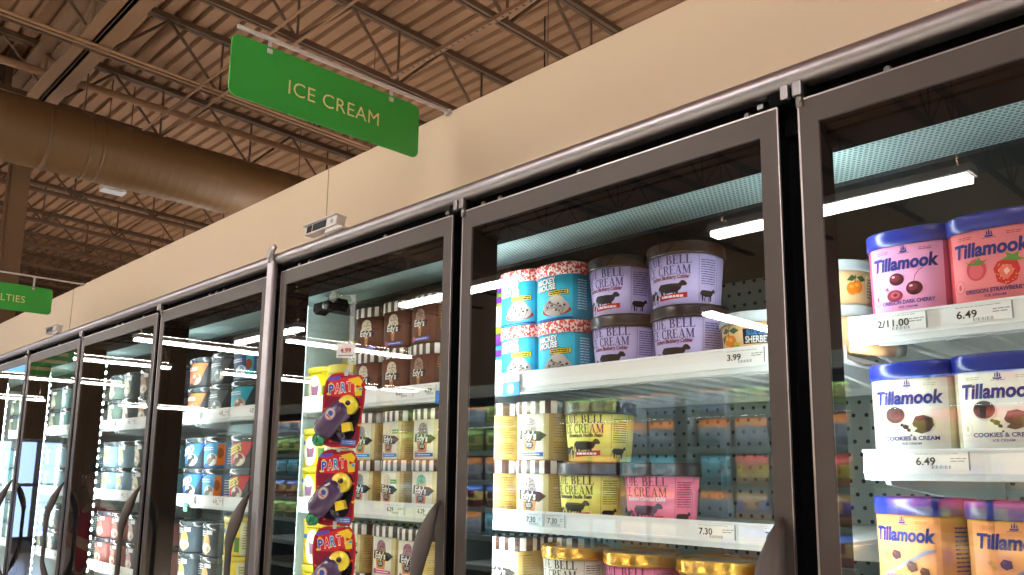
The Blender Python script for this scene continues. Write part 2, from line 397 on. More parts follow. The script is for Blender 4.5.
# ------------------------------------------------------------------ shelves with price channels
def wrapP(y, xo=0, zo=0): return lambda u, v, off: (xo+u, y-off, zo+v)
tagn = 0
def shelf(partf, xl, xr, zs, tags, depth=.5, hi=.0, yf=.14, stripname='price_strip'):
    """zs: bottom of the 30 mm channel"""
    b = MB()
    b.box((xl,yf+.003,zs+.004),(xr,yf+depth,zs+.010), m_white)
    b.box((xl,yf+.02,zs-.012),(xr,yf+.03,zs+.004), m_white); b.box((xl,yf+depth-.02,zs-.01),(xr,yf+depth,zs+.004), m_white)
    X = xl+.03
    while X < xr:
        b.box((X,yf+.03,zs-.002),(X+.012,yf+depth-.02,zs+.004), m_white); X += .06
    for X in (xl+.01, xr-.02):
        pts = [(yf+.03,zs+.003),(yf+.05,zs-.018),(yf+.3,zs-.04),(.74,zs-.07),(.74,zs+.003)]
        b.prism(pts, lambda u, v, d: (d, u, v), m_white, X, X+.008)
    sh = partf(b, 'shelf')
    s = MB(); s.box((xl-.0,yf-.002,zs),(xr,yf+.003,zs+.03), m_strip); s.box((xl,yf-.005,zs-.002),(xr,yf-.001,zs+.002), m_strip); s.box((xl,yf-.005,zs+.028),(xr,yf-.001,zs+.0315), m_strip)
    s.box((xl,yf+.0,zs-.011),(xr,yf+.012,zs-.001), m_white)
    s.build(stripname, sh)
    for (px, txt, kind) in tags:
        t = MB(); a = Art()
        if kind == 'blue':
            t.box((px-.026,yf-.0085,zs-.018),(px+.026,yf-.007,zs+.011), ink('1673c8')); a.ell(0,-.0035,.0095,.0105,m_inkw,1); a.text('NEW',0,-.0035,.004,ink('1673c8'),w=.012,bold=.02,layer=2)
            a.apply(t, wrapP(yf-.0086, px, zs), .0003)
        elif kind == 'green':
            t.box((px-.016,yf-.0085,zs-.026),(px+.016,yf-.007,zs+.004), ink('2f9a62')); a.rect(-.011,-.017,.011,-.013,m_inkw); a.apply(t, wrapP(yf-.0086, px, zs), .0003)
        else:
            w = {'w': .072, 'g': .05, 's': .046}[kind]
            t.box((px-w/2,yf-.0065,zs+.003),(px+w/2,yf-.0055,zs+.027), ink('dfe8ea' if kind == 'g' else 'fbfcfa'))
            a.text(txt, -w*.5+.004+.0062*len(txt)*.5, .0150, .0105, m_inkd, w=.0063*len(txt), bold=.018)
            a.lines(-w/2+.003, w/2-.014, .0235, .0255, 1, m_inkg, seed=len(txt))
            a.lines(.012, w/2-.004, .013, .020, 2, m_inkg, seed=3)
            for k in range(14): a.rect(-.012+k*.0018,.0045,-.012+k*.0018+(.0006 if k % 3 else .0012),.009, m_inkg)
            a.rect(w/2-.002,.003,w/2,.027, m_inkg)
            a.apply(t, wrapP(yf-.0066, px, zs), .0003)
        t.build('price_tag', sh)
    return sh
S_A = lambda i: (SEAMS[i+1]+.012, SEAMS[i]-.014)
# door 5 bay (wide photo edge), door 4, door 3
x0, x1 = -.512, .90
sA = shelf(partA, x0, x1, 1.7065, [(-.436,'2/11.00','w'),(-.330,'6.49','w'),(-.13,'6.49','w')])
shelf(partA, -.501, x1, 1.511, [(-.395,'6.49','w'),(-.2,'6.49','w')])
shelf(partA, -.501, x1, 1.318, [(-.40,'6.49','w')]); shelf(partA, -.501, x1, 1.06, []); shelf(partA, -.501, x1, .7, [])
# roller bar on the bracket under the top shelf
b = MB(); b.tube([(-.520,.156,1.699),(-.485,.170,1.694),(-.462,.182,1.690)], [.0105,.0125,.0115], mat('tan_bumper', s2l('d3a06c'), .4), 14)
b.tube([(-.462,.182,1.690),(-.45,.188,1.688)], [.012,.008], mat('grey_rubber', s2l('6a675f'), .6), 12)
b.tube([(-.524,.150,1.699),(-.524,.150,1.678),(-.505,.165,1.668),(-.455,.22,1.664)], .003, m_zinc, 8)
b.build('bracket_bumper', sA, label='tan bumper on the shelf bracket')
xa, xb = -1.36, -.540
shelf(partA, xa, xb, 1.681, [(-1.228,'6.29','s'),(-.683,'3.99','w'),(-1.228,'','blue')])
shelf(partA, xa, xb, 1.398, [(-1.272,'6.29','s'),(-1.158,'7.30','g'),(-1.100,'7.30','g'),(-.745,'7.30','w'),(-.625,'7.30','w')])
shelf(partA, xa, xb, 1.118, []); shelf(partA, xa, xb, .84, []); shelf(partA, xa, xb, .56, [])
xa, xb = -2.0, -1.315
xa = -2.165
shelf(partA, xa, xb, 1.678, [(-1.93,'6.29','s'),(-1.60,'6.29','w'),(-1.50,'6.29','s'),(-1.452,'','blue')])
shelf(partA, xa, xb, 1.400, [(-1.92,'6.29','s'),(-1.62,'6.29','w'),(-1.50,'6.29','w')])
shelf(partA, xa, xb, 1.118, []); shelf(partA, xa, xb, .84, []); shelf(partA, xa, xb, .56, [])
for i in (3,4,5,6):
    xa, xb = SEAMS[i+1]-.05, SEAMS[i]-.06
    if i == 6: xa = -5.25
    if i == 3: xb = -2.24
    zz = [1.672, 1.388, 1.10, .82, .54]
    for k, z in enumerate(zz):
        tg = [(xa+.10,'6.29','s'),(xa+.30,'6.29','w'),(xa+.5,'6.29','s')] if k < 3 else []
        if i == 3 and k == 1: tg.append((xa+.06,'','green'))
        shelf(partB, xa, xb, z, tg)

b = MB(); b.prism([(-2.015,1.968),(-1.895,1.968),(-1.885,1.95),(-1.90,1.934),(-1.935,1.944),(-1.985,1.944),(-2.005,1.936),(-2.02,1.95)], lambda u, v, d: (u, d, v), m_black, .118, .150)
b.tube([(-1.945,.116,1.954),(-1.945,.108,1.954)], .011, m_zinc, 14); b.build('lamp_bracket', caseA, -caseA.location, label='dark bracket with round boss under the inner ceiling')
# ------------------------------------------------------------------ ice cream containers
class Body:
    def __init__(s, a, b, n, H, taper=1., N=72):
        s.a, s.b, s.n, s.H, s.tp, s.N = a, b, n, H, taper, N
        M_ = 720; P = []
        for i in range(M_):
            t = -PI/2+2*PI*i/M_; c, q = math.cos(t), math.sin(t)
            P.append((math.copysign(abs(c)**(2/n), c)*a, math.copysign(abs(q)**(2/n), q)*b))
        P.append(P[0]); acc = [0.]
        for p, q in zip(P, P[1:]): acc.append(acc[-1]+math.hypot(q[0]-p[0], q[1]-p[1]))
        s.per = acc[-1]; s.P = P; s.acc = acc
    def pt(s, u):
        u %= s.per; lo, hi = 0, len(s.acc)-1
        while hi-lo > 1:
            m = (lo+hi)//2
            if s.acc[m] <= u: lo = m
            else: hi = m
        t = (u-s.acc[lo])/max(1e-9, s.acc[hi]-s.acc[lo]); p, q = s.P[lo], s.P[hi]
        x, y = p[0]+(q[0]-p[0])*t, p[1]+(q[1]-p[1])*t
        dx, dy = q[0]-p[0], q[1]-p[1]; l = math.hypot(dx, dy) or 1
        return x, y, dy/l, -dx/l
    def fn(s, u, v, off):
        x, y, nx, ny = s.pt(u); k = s.tp+(1-s.tp)*(v/s.H)
        return (x*k+nx*off, y*k+ny*off, v)
    def rings(s, mb, lev, m, panels=(), cap0=True, cap1=True, smooth=True, mset=None):
        """lev: list of (v, off)"""
        N = s.N; vs = []
        for v, off in lev:
            for i in range(N):
                x, y, nx, ny = s.pt(s.per*i/N); k = s.tp+(1-s.tp)*(min(v, s.H)/s.H)
                vs.append((x*k+nx*off, y*k+ny*off, v))
        g = {}
        for i in range(N):
            u = s.per*(i+.5)/N; us = u if u < s.per/2 else u-s.per; mm = m
            for (a, b, pm) in panels:
                if a <= us < b: mm = pm
            if mset: mm = mset(us) or mm
            for j in range(len(lev)-1): g.setdefault(mm.name, (mm, []))[1].append((j*N+i, j*N+(i+1)%N, (j+1)*N+(i+1)%N, (j+1)*N+i))
        o = len(mb.v); mb.v += vs
        for mm, fs in g.values():
            k = mb.mi(mm)
            for f in fs: mb.f.append(tuple(i+o for i in f)); mb.m.append(k); mb.smooth.append(smooth)
        k = mb.mi(m)
        if cap0: mb.f.append(tuple(o+i for i in range(N))[::-1]); mb.m.append(k); mb.smooth.append(False)
        if cap1: mb.f.append(tuple(o+(len(lev)-1)*N+i for i in range(N))); mb.m.append(k); mb.smooth.append(False)
def container(name, body, lidh, base, lidm, art=None, panels=(), mset=None, lip=False, lidset=None, lidlabel=None, clear=False, cat='ice cream tub'):
    root = thing(name, 'tub', cat, (0,0,-50))
    H = body.H; c = MB(); zt = H-lidh+.004
    if clear: lev = [(0,-.004),(.004,0),(zt,0)]
    else: lev = [(0,-.003),(.0025,0),(zt,0)]
    body.rings(c, lev, base, panels, mset=mset)
    if art: art.apply(c, body.fn, .00035, step=.006, lo=.0012, hi=H-lidh-.0005)
    c.build('cup', root)
    l = MB(); z0 = H-lidh
    if lip: lev = [(z0-.002,.0012),(z0-.002,.0042),(z0+.002,.0048),(z0+.004,.003),(H-.004,.0022),(H-.0008,.0005),(H,-.002),(H-.001,-.005),(H-.004,-.006)]
    else: lev = [(z0,.0005),(z0,.0022),(H-.004,.0024),(H-.0012,.0016),(H,-.0006),(H-.0008,-.004),(H-.0035,-.005)]
    body.rings(l, lev, lidm, cap0=False, mset=lidset)
    if lip:
        pass
    o = l.build('lid', root)
    if lidlabel: o['label'] = lidlabel
    return root
I = ink
def side_print(A, body, u0, u1, y0, y1, n, m, seed=2): A.lines(u0, u1, y0, y1, n, m, seed=seed)
# --- squat round half-gallon tubs
def cow(A, x, y, k, m, ky=None):
    ky = ky or k
    A.poly([(x+px*k, y+py*ky) for px, py in ((0,.55),(.06,.62),(.5,.62),(.72,.6),(.82,.72),(.92,.7),(1.0,.58),(.97,.5),(.84,.5),(.78,.36),(.70,.3),(.69,0),(.62,0),(.6,.26),(.3,.24),(.16,.3),(.14,0),(.07,0),(.04,.3),(-.01,.42),(-.05,.15),(-.07,.16),(-.04,.5))], m, 1)
    A.poly([(x+px*k, y+py*ky) for px, py in ((.24,.3),(.29,.28),(.26,0),(.2,0))], m, 1); A.poly([(x+px*k, y+py*ky) for px, py in ((.52,.3),(.57,.28),(.56,0),(.5,0))], m, 1)
def girl(A, x, y, k, m):
    A.ell(x, y+k*.9, k*.09, k*.1, m); A.poly([(x-.07*k,y+.8*k),(x+.07*k,y+.8*k),(x+.22*k,y+.3*k),(x-.22*k,y+.3*k)], m)
    A.rect(x-.1*k, y, x-.03*k, y+.32*k, m); A.rect(x+.03*k, y, x+.1*k, y+.32*k, m); A.poly([(x+.05*k,y+.75*k),(x+.3*k,y+.5*k),(x+.26*k,y+.44*k),(x+.04*k,y+.62*k)], m)
def round_tub(face, textcol, flav, flavcol, lidm, cowcol='2c2226', H=.117, seed=5):
    B = Body(.072,.072,2,H,.86); A = Art(); L = I(face); tc = I(textcol)
    A.serif('BLUE BELL', -.004, .0828, .0165, .112, tc); A.serif('ICE CREAM', -.004, .0640, .0165, .108, tc)
    if flav: A.text(flav, 0.004, .0515, .0072, I(flavcol), w=.086, bold=.045, shear=.15)
    A.lines(-.05, .03, .0470, .0490, 1, m_inkg)
    dk = I(cowcol)
    girl(A, -.030, .006, .024, dk); cow(A, -.060, .006, .028, dk, .036); cow(A, -.020, .011, .062, dk, .046); cow(A, .070, .006, .036, dk, .032)
    A.poly([(-.020,.009),(.042,.0125),(.042,.022),(-.020,.0185)], I('c8242c'), 3)
    A.lines(-.014,.036,.0125,.0185,1,m_inkw,layer=4,t=.7)
    # panel at the side
    A.rect(.0655, .004, .0662, H-.026, I(textcol)); A.lines(.070, .104, .036, .084, 11, tc, seed=seed); A.rect(.109,.004,.1097,H-.026,tc)
    A.lines(-.104,-.07,.012,.082,13,tc,seed=seed+1)
    return container('ice_cream_tub', B, .0225, L, lidm, A, lip=True)
m_blid = mat('brown_plastic_lid', s2l('281411'), .35, coat=.15)
m_glid = mat('gold_foil_lid', s2l('e2ac48'), .22, .75)
# --- straight-sided tubs with navy lids
def ship(A, x, y, k, m):
    A.poly([(x+px*k, y+py*k) for px, py in ((-.5,.1),(-.4,-.12),(.35,-.12),(.5,.12),(.2,.06),(-.25,.06))], m)
    for cx_, w_, h_ in ((-.22,.16,.5),(.03,.2,.62),(.28,.14,.42)): A.poly([(x+(cx_-w_/2)*k,y+.12*k),(x+(cx_+w_/2)*k,y+.12*k),(x+(cx_+w_*.35)*k,y+(.12+h_)*k),(x+(cx_-w_*.3)*k,y+(.12+h_*.9)*k)], m)
    A.rect(x-.75*k,y-.25*k,x+.75*k,y-.2*k,m); A.ell(x,y-.22*k,.05*k,.05*k,m)
m_blue_lid = mat('cobalt_plastic_lid', s2l('1b2886'), .3, coat=.2)
def navy_lid_tub(face, side, lines_, art_fn, seed=1):
    B = Body(.062,.052,3.0,.137,.97); A = Art(); nv = m_navy
    ship(A, 0, .1020, .0115, nv)
    for sx in (-.03,.03): A.lines(sx-.009, sx+.009, .1005, .1055, 2, I(side), seed=4)
    A.text('Tillamook', 0, .0862, .0195, nv, w=.094, bold=.038, shear=.13)
    y = .0275
    A.text(lines_, .002, y, .0058, nv, w=min(.074,.0052*len(lines_)), bold=.025); A.text('ICE CREAM', .002, y-.0075, .003, nv, w=.026, bold=.02)
    A.ring(-.043,.036,.0075,.0095,.0006,I(side)); A.ell(-.043,.036,.002,.004,I(side),1)
    B2 = Art(); art_fn(B2); A.L += [([(x, (yy-.045)*.92+.0505) for x, yy in vs], fs, mm, ly) for vs, fs, mm, ly in B2.L]
    A.lines(.072,.098,.02,.10,14,nv,seed=seed); A.lines(-.1,-.074,.03,.1,10,nv,seed=seed+3)
    return container('ice_cream_tub', B, .0245, I(side), m_blue_lid, A, panels=[(-.056,.056,I(face))])
def art_cherry(A):
    for x, y, r in ((-.012,.057,.0105),(.012,.040,.0115)):
        A.ell(x,y,r,r*.96,I('4a1420'),2); A.ell(x-.002,y+.002,r*.62,r*.5,I('7a2436'),3); A.ell(x-.004,y+.004,r*.22,r*.16,I('f0c8d0'),4)
    A.line([(.012,.05),(.014,.06),(.02,.068),(.026,.0705)], .0009, I('6a4a3a'), 3)
    A.ell(-.016,.031,.0115,.0095,I('7c1f30'),2); A.ell(-.015,.032,.007,.0055,I('b8485a'),3); A.ell(-.015,.032,.003,.0025,I('4a1420'),4); A.poly([(-.03,.042),(-.024,.040),(-.026,.046)], I('b02848'), 2)
def art_straw(A):
    R = random.Random(2)
    A.ell(-.019,.052,.0125,.0165,I('d44250'),2); A.ell(-.019,.05,.009,.012,I('e0606a'),3)
    A.poly([(-.032,.065),(-.022,.062),(-.014,.071),(-.012,.063),(-.004,.066),(-.014,.058),(-.026,.06)], I('5d8a3e'), 4)
    A.poly([(.002,.050),(.008,.06),(.02,.063),(.031,.058),(.034,.046),(.029,.03),(.018,.024),(.006,.03)], I('d8222e'), 2)
    A.poly([(.008,.048),(.014,.055),(.024,.053),(.026,.042),(.018,.032),(.010,.037)], I('f07868'), 3)
    A.poly([(.014,.046),(.019,.05),(.022,.044),(.017,.039)], I('fbd0c4'), 4)
    for k in range(22):
        a = R.uniform(0,6.28); q = R.uniform(.6,1); A.ell(.018+.0135*q*math.cos(a), .043+.016*q*math.sin(a), .0007,.0009,I('f8c860'),4,6)
    A.poly([(.012,.061),(.02,.066),(.018,.073),(.026,.068),(.034,.072),(.032,.064),(.04,.06),(.03,.058)], I('6a9444'), 4)
def art_cookie(A):
    for x, y, r in ((-.018,.056,.0145),):
        A.ell(x+.001,y-.003,r,r*.95,I('dcdad4'),2); A.ell(x-.001,y,r*.93,r*.9,I('4a3a36'),3); A.ring(x-.001,y,r*.7,r*.66,.0009,I('2c201e'),4); A.ell(x-.001,y,r*.4,r*.35,I('3a2a27'),4)
    A.ell(.020,.040,.0155,.014,I('e4e2dc'),2); A.poly([(.004,.042),(.009,.053),(.02,.055),(.031,.050),(.033,.039),(.027,.03),(.016,.0265),(.006,.030),(.011,.035),(.006,.038)], I('4a3834'), 3)
    A.ring(.021,.041,.009,.0085,.0008,I('2a1e1c'),4)
    for x, y, r in ((-.005,.037,.0045),(-.001,.032,.003),(-.010,.040,.003),(.002,.0245,.0016)): A.poly([(x-r,y),(x-r*.2,y+r),(x+r,y+r*.4),(x+r*.7,y-r*.8),(x-r*.5,y-r*.7)], I('3a2c2a'), 3)
def art_pb(A):
    A.poly([(-.026,.02),(-.018,.024),(.034,.056),(.046,.060),(.046,.064),(.03,.060),(-.022,.028),(-.028,.025)], I('8d8f9c'), 2)
    for x, y, r in ((-.012,.052,.0075),(.012,.036,.0085),(.03,.03,.007)): A.poly([(x-r,y+.2*r),(x-r*.4,y+r),(x+r*.8,y+r*.7),(x+r,y-r*.5),(x-r*.1,y-r),(x-r*.8,y-r*.5)], I('4e2a24'), 3); A.poly([(x-r,y+.2*r),(x-r*.4,y+r),(x+r*.1,y+r*.1)], I('6e4034'), 4)
    for x, y in ((-.030,.053),(-.026,.047),(.002,.03),(-.012,.026)): A.ell(x,y,.004,.003,I('d09a52'),3)
# --- tubs with striped lids
m_str_b = mat('striped_lid_brown', s2l('4c3229'), .35); m_str_w = mat('striped_lid_white', s2l('f3eee6'), .35)
def cone_tub(kind, band='2f62c4', scoop='bfb3a8', spots='6a5248', tag=None, badge='e08a4c', seed=1):
    B = Body(.0605,.052,3.4,.121,.985); A = Art()
    if kind == 'brown': face, side, panels = '6a3f30', '54332a', [(-.05,.05,I('6a3f30'))]
    else: face, side, panels = 'f4f0e0', 'b89c5c', [(-.046,.034,I('f0ecd8')),(.034,.046,I('dccf98'))]
    cx = -.004
    # scoop and cone
    R = random.Random(seed)
    A.ell(cx,.071,.017,.0165,I(scoop),2); A.ell(cx-.009,.062,.010,.007,I(scoop),2); A.ell(cx+.009,.062,.010,.007,I(scoop),2)
    for k in range(16): a = R.uniform(0,6.28); q = R.uniform(.1,.95); A.ell(cx+.0155*q*math.cos(a),.071+.014*q*math.sin(a),R.uniform(.0012,.003),R.uniform(.0008,.0018),I(spots),3,8,rot=a)
    if kind == 'brown':
        A.poly([(cx-.010,.060),(cx+.010,.060),(cx+.004,.018),(cx-.004,.018)], I('c98d5c'), 2)
        for k in range(5): A.line([(cx-.008+k*.001,.022+k*.008),(cx+.007-k*.0002,.028+k*.008)], .0006, I('8d5838'), 3)
        A.poly([(cx-.026,.060),(cx+.030,.056),(cx+.026,.040),(cx-.028,.044)], I('2c1c18'), 4)
    else:
        A.poly([(cx-.021,.040),(cx+.019,.040),(cx+.014,.018),(cx-.016,.018)], I(badge), 2); A.ell(cx-.001,.031,.012,.009,I('3c4448'),3); A.lines(cx-.009,cx+.007,.027,.035,3,m_inkw,layer=4)
        A.poly([(cx-.028,.062),(cx+.030,.058),(cx+.044,.050),(cx+.028,.038),(cx-.030,.042)], I('2c2422'), 4)
    if tag: A.rect(.012,.064,.036,.074,I(tag),3); A.lines(.014,.034,.066,.072,1,m_inkw,layer=4)
    A.text('Edy\'s', cx-.001, .051, .0165, m_inkw, w=.040, bold=.028, layer=5, rot=-.05)
    A.rect(-.032,.007,.032,.0155,I(band),2); A.lines(-.024,.026,.0095,.013,1,m_inkw,layer=3,t=.6); A.ell(-.028,.012,.007,.007,I('b87088'),3)
    if kind == 'brown':
        A.lines(.056,.082,.06,.09,5,I('b08048'),seed=3); A.lines(-.09,-.06,.02,.085,10,I('b08048'),seed=4); A.rect(.088,.01,.098,.022,m_inkg)
        A.ell(.064,.05,.003,.03,I('b08048'),2)
    else:
        A.lines(.055,.088,.045,.088,8,I('8a6c34'),seed=3); A.lines(.055,.088,.012,.038,5,I('8a6c34'),seed=6); A.lines(-.09,-.058,.015,.088,11,I('8a6c34'),seed=4); A.ring(.1,.05,.01,.014,.001,I('8a6c34'))
    st = lambda u: m_str_w if (u/.0125) % 2 < .95 else m_str_b
    B.N = 96
    return container('ice_cream_tub', B, .0265, I(side), m_str_b, A, panels=panels, lidset=lambda u: st(u+1))
# --- bright blue tubs with red-and-white lids
def mottled(name, c1, c2, sc):
    m = mat(name, c1, .4); nt = m.node_tree; b = nt.nodes['Principled BSDF']
    tc = nt.nodes.new('ShaderNodeTexCoord'); v = nt.nodes.new('ShaderNodeTexNoise'); v.inputs['Scale'].default_value = sc; v.inputs['Detail'].default_value = 1.5
    cr = nt.nodes.new('ShaderNodeValToRGB'); cr.color_ramp.interpolation = 'CONSTANT'; cr.color_ramp.elements[0].color = (*c1,1); cr.color_ramp.elements[1].position = .53; cr.color_ramp.elements[1].color = (*c2,1)
    nt.links.new(tc.outputs['Object'], v.inputs['Vector']); nt.links.new(v.outputs['Fac'], cr.inputs[0]); nt.links.new(cr.outputs[0], b.inputs['Base Color'])
    return m
m_redlid = mottled('red_white_printed_lid', s2l('d2302c'), s2l('f6e0dc'), 210)
def blue_tub():
    B = Body(.0605,.053,3.0,.121,.985); A = Art(); R = random.Random(9)
    A0 = A; A = Art()
    A.text('Disney', -.016, .0875, .006, I('1b5c9c'), w=.018, shear=.2)
    for t, yy in (('MICKEY',.0775),('MOUSE',.0640)):
        A.text(t, -.011, yy-.0009, .0125, I('15587f'), w=.055, bold=.075, layer=2, rot=.06); A.text(t, -.0115, yy, .0120, m_inkw, w=.052, bold=.04, layer=3, rot=.06)
    A.rect(-.006,.0445,.046,.0565,I('3a3a20'),2); A.rect(-.005,.0455,.045,.0555,I('f4dc3c'),3); A.lines(-.002,.042,.0465,.0545,2,m_inkd,layer=4,t=.6)
    A.ell(.014,.013,.037,.011,I('a8302c'),2); A.ell(.014,.020,.033,.018,I('bdb0ac'),3); A.ell(.014,.029,.023,.0165,I('cbbfba'),3)
    for k in range(8): A.line([(-.014+k*.005,.014+.001*k),(-.006+k*.005,.032-.0006*k*k),(.008+k*.004,.027-.001*k)], .0014, I('6f5f5e'), 4)
    for k in range(7): A.ell(-.006+k*.007+R.uniform(-.002,.002),.012+R.uniform(0,.024),.0030,.0024,I('3a2c2c'),5,7)
    A0.L += [([(x, yy+.0068) for x, yy in vs], fs, mm, ly) for vs, fs, mm, ly in A.L]; A = A0
    for k in range(40):
        u, v = R.uniform(-.055,.055), R.uniform(.008,.09)
        if -.042 < u < .042 and v < .08: continue
        A.ell(u, v, .0011,.0011, I(R.choice(('1c86c8','f2d24a','1565a8','e8584a'))), 2, 6)
    A.lines(.064,.088,.02,.085,12,I('d8f2fa'),seed=3); A.lines(-.088,-.06,.02,.085,12,I('d8f2fa'),seed=5)
    A.rect(-.054,0,.054,.005,I('2c4ea8'),2)
    return container('ice_cream_tub', B, .0265, I('2f9cc0'), m_redlid, A, panels=[(-.056,.054,I('35c0e4'))])
# --- sherbet
m_clear = mat('frosted_clear_lid', s2l('c4cfd2'), .25, coat=.4)
def sherbet_tub():
    B = Body(.068,.068,2,.076,.9); A = Art()
    A.rect(-.005,.020,.046,.0455,m_inkd,2); A.text('SHERBET', .0205,.0275,.0115,m_inkw,w=.043,bold=.03,layer=3); A.text('BLUE BELL', .0205,.0395,.0085,I('2b86cc'),w=.038,bold=.05,layer=3)
    A.ell(.020,.047,.012,.006,m_inkd,2); A.ring(.020,.048,.0105,.0055,.0012,m_inkw,3)
    for x, y in ((-.030,.027),(-.040,.03)): A.ell(x,y,.0105,.0105,I('e88a28'),3); A.ell(x-.002,y+.003,.004,.003,I('f8b858'),4)
    for pts in (((-.055,.044),(-.043,.052),(-.034,.046),(-.042,.041)),((-.034,.046),(-.022,.050),(-.012,.044),(-.024,.039)),((-.045,.04),(-.05,.03),(-.056,.024),(-.058,.036))): A.poly(pts, I('3a6a44'), 4)
    A.line([(-.036,.036),(-.034,.05),(-.03,.056)], .0014, I('4a3424'), 5)
    A.poly([(-.030,.012),(-.016,.012),(-.010,.022),(-.022,.026)], I('d8c838'), 5); A.lines(-.026,-.014,.017,.020,1,I('7a5a10'),layer=6)
    A.rect(-.006,.008,.05,.0125,I('e8a868'),2); A.rect(.10,.008,.14,.05,I('f2dcb8'),2); A.lines(.104,.135,.012,.046,7,I('9a6a3a'),layer=3)
    for x, y in ((.072,.027),(.082,.030)): A.ell(x,y,.0100,.0105,I('e07c1c'),3); A.ell(x-.002,y+.003,.004,.003,I('f0a040'),4)
    for pts in (((.062,.040),(.070,.049),(.080,.046),(.072,.039)),((.080,.046),(.090,.049),(.098,.042),(.088,.038))): A.poly(pts, I('3a5a34'), 4)
    A.line([(.076,.036),(.078,.050)], .0014, I('4a3424'), 5)
    return container('sherbet_tub', B, .0175, I('eec794'), m_clear, A, lip=True, clear=True, cat='sherbet tub')
# --- smaller far tubs
m_slid = mat('grey_plastic_lid', s2l('3c464c'), .25, coat=.4); m_wlid = mat('white_plastic_lid', s2l('dfe9ea'), .3, coat=.2); m_ylid = mat('pale_yellow_lid', s2l('e6cf3a'), .35)
def swoosh_tub(base, sw, txt, txtcol, pic, pic2, H=.105, extra=None):
    B = Body(.080,.058,2.6,H,.96, N=48); A = Art(); k = H/.105
    if sw: A.poly([(-.075,.004*k),(.05,.030*k),(.078,.084*k),(.0,.084*k),(-.078,.060*k)], I(sw), 1)
    A.ell(.018,.028*k,.033,.021*k,I(pic),2); A.ell(.022,.033*k,.018,.014*k,I(pic2),3); A.ell(.002,.022*k,.014,.011*k,I(pic2),3); A.ell(.034,.022*k,.010,.008*k,I('f2efe8'),4); A.ell(.010,.038*k,.007,.005*k,I('f2efe8'),4)
    if txt: A.text(txt, -.012,.060*k,.026*k,I('1c2a50'),w=.096,bold=.09,rot=.22,layer=5); A.text(txt, -.012,.060*k,.025*k,I(txtcol),w=.092,bold=.045,rot=.22,layer=6)
    else: A.lines(-.05,.03,.058*k,.072*k,2,I(txtcol),layer=5,t=.6)
    A.lines(.085,.115,.012,.07*k,7,m_inkw); A.rect(-.07,.083*k,-.03,.0865*k,m_inkw,2)
    if extra: A.poly([(.045,.01),(.076,.01),(.076,.08*k),(.05,.08*k)], I(extra), 4); A.ell(.06,.05*k,.012,.018*k,I('8a4a20'),5)
    return container('ice_cream_tub', B, .019*k, I(base), m_slid, A)
def oval_tub(base, ov, pic, H=.105, lid=None, seed=1):
    B = Body(.080,.058,2.6,H,.96, N=48); A = Art(); k = H/.105
    A.ell(.002,.038*k,.026,.034*k,I(ov),2); A.ell(.002,.026*k,.034,.017*k,I(pic),3); A.ell(-.008,.03*k,.012,.009*k,I('f4efe6'),4); A.ell(.014,.022*k,.010,.008*k,I(ov),4)
    A.rect(.0,.070*k,.040,.084*k,I('e8ecec'),2); A.lines(-.055,-.008,.062*k,.082*k,3,m_inkw,seed=seed,t=.5); A.lines(.088,.12,.012,.075*k,8,m_inkw,seed=seed+2)
    return container('ice_cream_tub', B, .019*k, I(base), lid or m_slid, A)
def yellow_tub(side='efd514', H=.105, cup='a06a86', a=.062):
    B = Body(a,.055,2.8,H,.96, N=48); A = Art(); k = H/.105
    A.ell(-.004,.040*k,.030,.042*k,I('f2f0dc'),2); A.poly([(-.014,.024*k),(.012,.024*k),(.017,.054*k),(-.019,.054*k)], I(cup), 3); A.ell(-.001,.057*k,.019,.009*k,I('efe4c8'),4)
    A.rect(-.05,.06*k,-.028,.07*k,I('2c62b8'),3); A.rect(.032,.012,.052,.05*k,I('5a8a4a'),3); A.lines(-.03,.03,.0865*k-.002,.0895*k-.002,1,I('7a7420'),layer=5,t=.8); A.lines(.064,.088,.02,.08*k,9,I('6a6a58'))
    return container('ice_cream_tub', B, .014*k, I(side), m_ylid, A, panels=[(.056,.11,I('dfe0c0'))])
def pale_yellow_tub(H=.105):
    B = Body(.066,.066,2,H,.92, N=48); A = Art(); k = H/.105
    A.ell(0,.04*k,.022,.036*k,I('f6f2e0'),2); A.ell(0,.03*k,.017,.012*k,I('e8cf4c'),3); A.ell(0,.05*k,.015,.011*k,I('cfc7a0'),3); A.lines(.03,.06,.02,.075*k,7,I('7a7a5a'))
    A.rect(-.05,.014,-.03,.03,I('5a8a4a'),3); A.rect(-.055,.078*k,.06,.081*k,I('9a9230'),2)
    return container('ice_cream_tub', B, .024*k, I('e4e2b4'), m_ylid, A, lip=True)
def lime_tub(cup, lid):
    B = Body(.0605,.052,3.0,.121,.985); A = Art(); A.ell(-.01,.04,.03,.024,I('f2f2f2'),2); A.lines(.064,.088,.02,.085,12,I('d8f2fa')); A.rect(-.04,.07,.03,.085,I('7b2fa0'),2)
    return container('ice_cream_tub', B, .0265, I(cup), mat('lid_'+lid, s2l(lid), .35), A)
PR = {}
def K(key, f):
    PR[key] = [f, None]
K('cherry', lambda: navy_lid_tub('f0a0c8','b8486e','OREGON DARK CHERRY', art_cherry))
K('straw', lambda: navy_lid_tub('f2868c','c2424c','OREGON STRAWBERRY', art_straw, 5))
K('cream', lambda: navy_lid_tub('f5f4ec','c9c2a4','COOKIES & CREAM', art_cookie, 7))
K('pb', lambda: navy_lid_tub('f2a466','c98a4c','CHOCOLATE PEANUT BUTTER', art_pb, 8))
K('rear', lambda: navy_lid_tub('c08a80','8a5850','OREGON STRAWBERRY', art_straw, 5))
K('lilac', lambda: round_tub('cdbff0','4a4a86','Southern Blackberry Cobbler','7a2a52',m_blid))
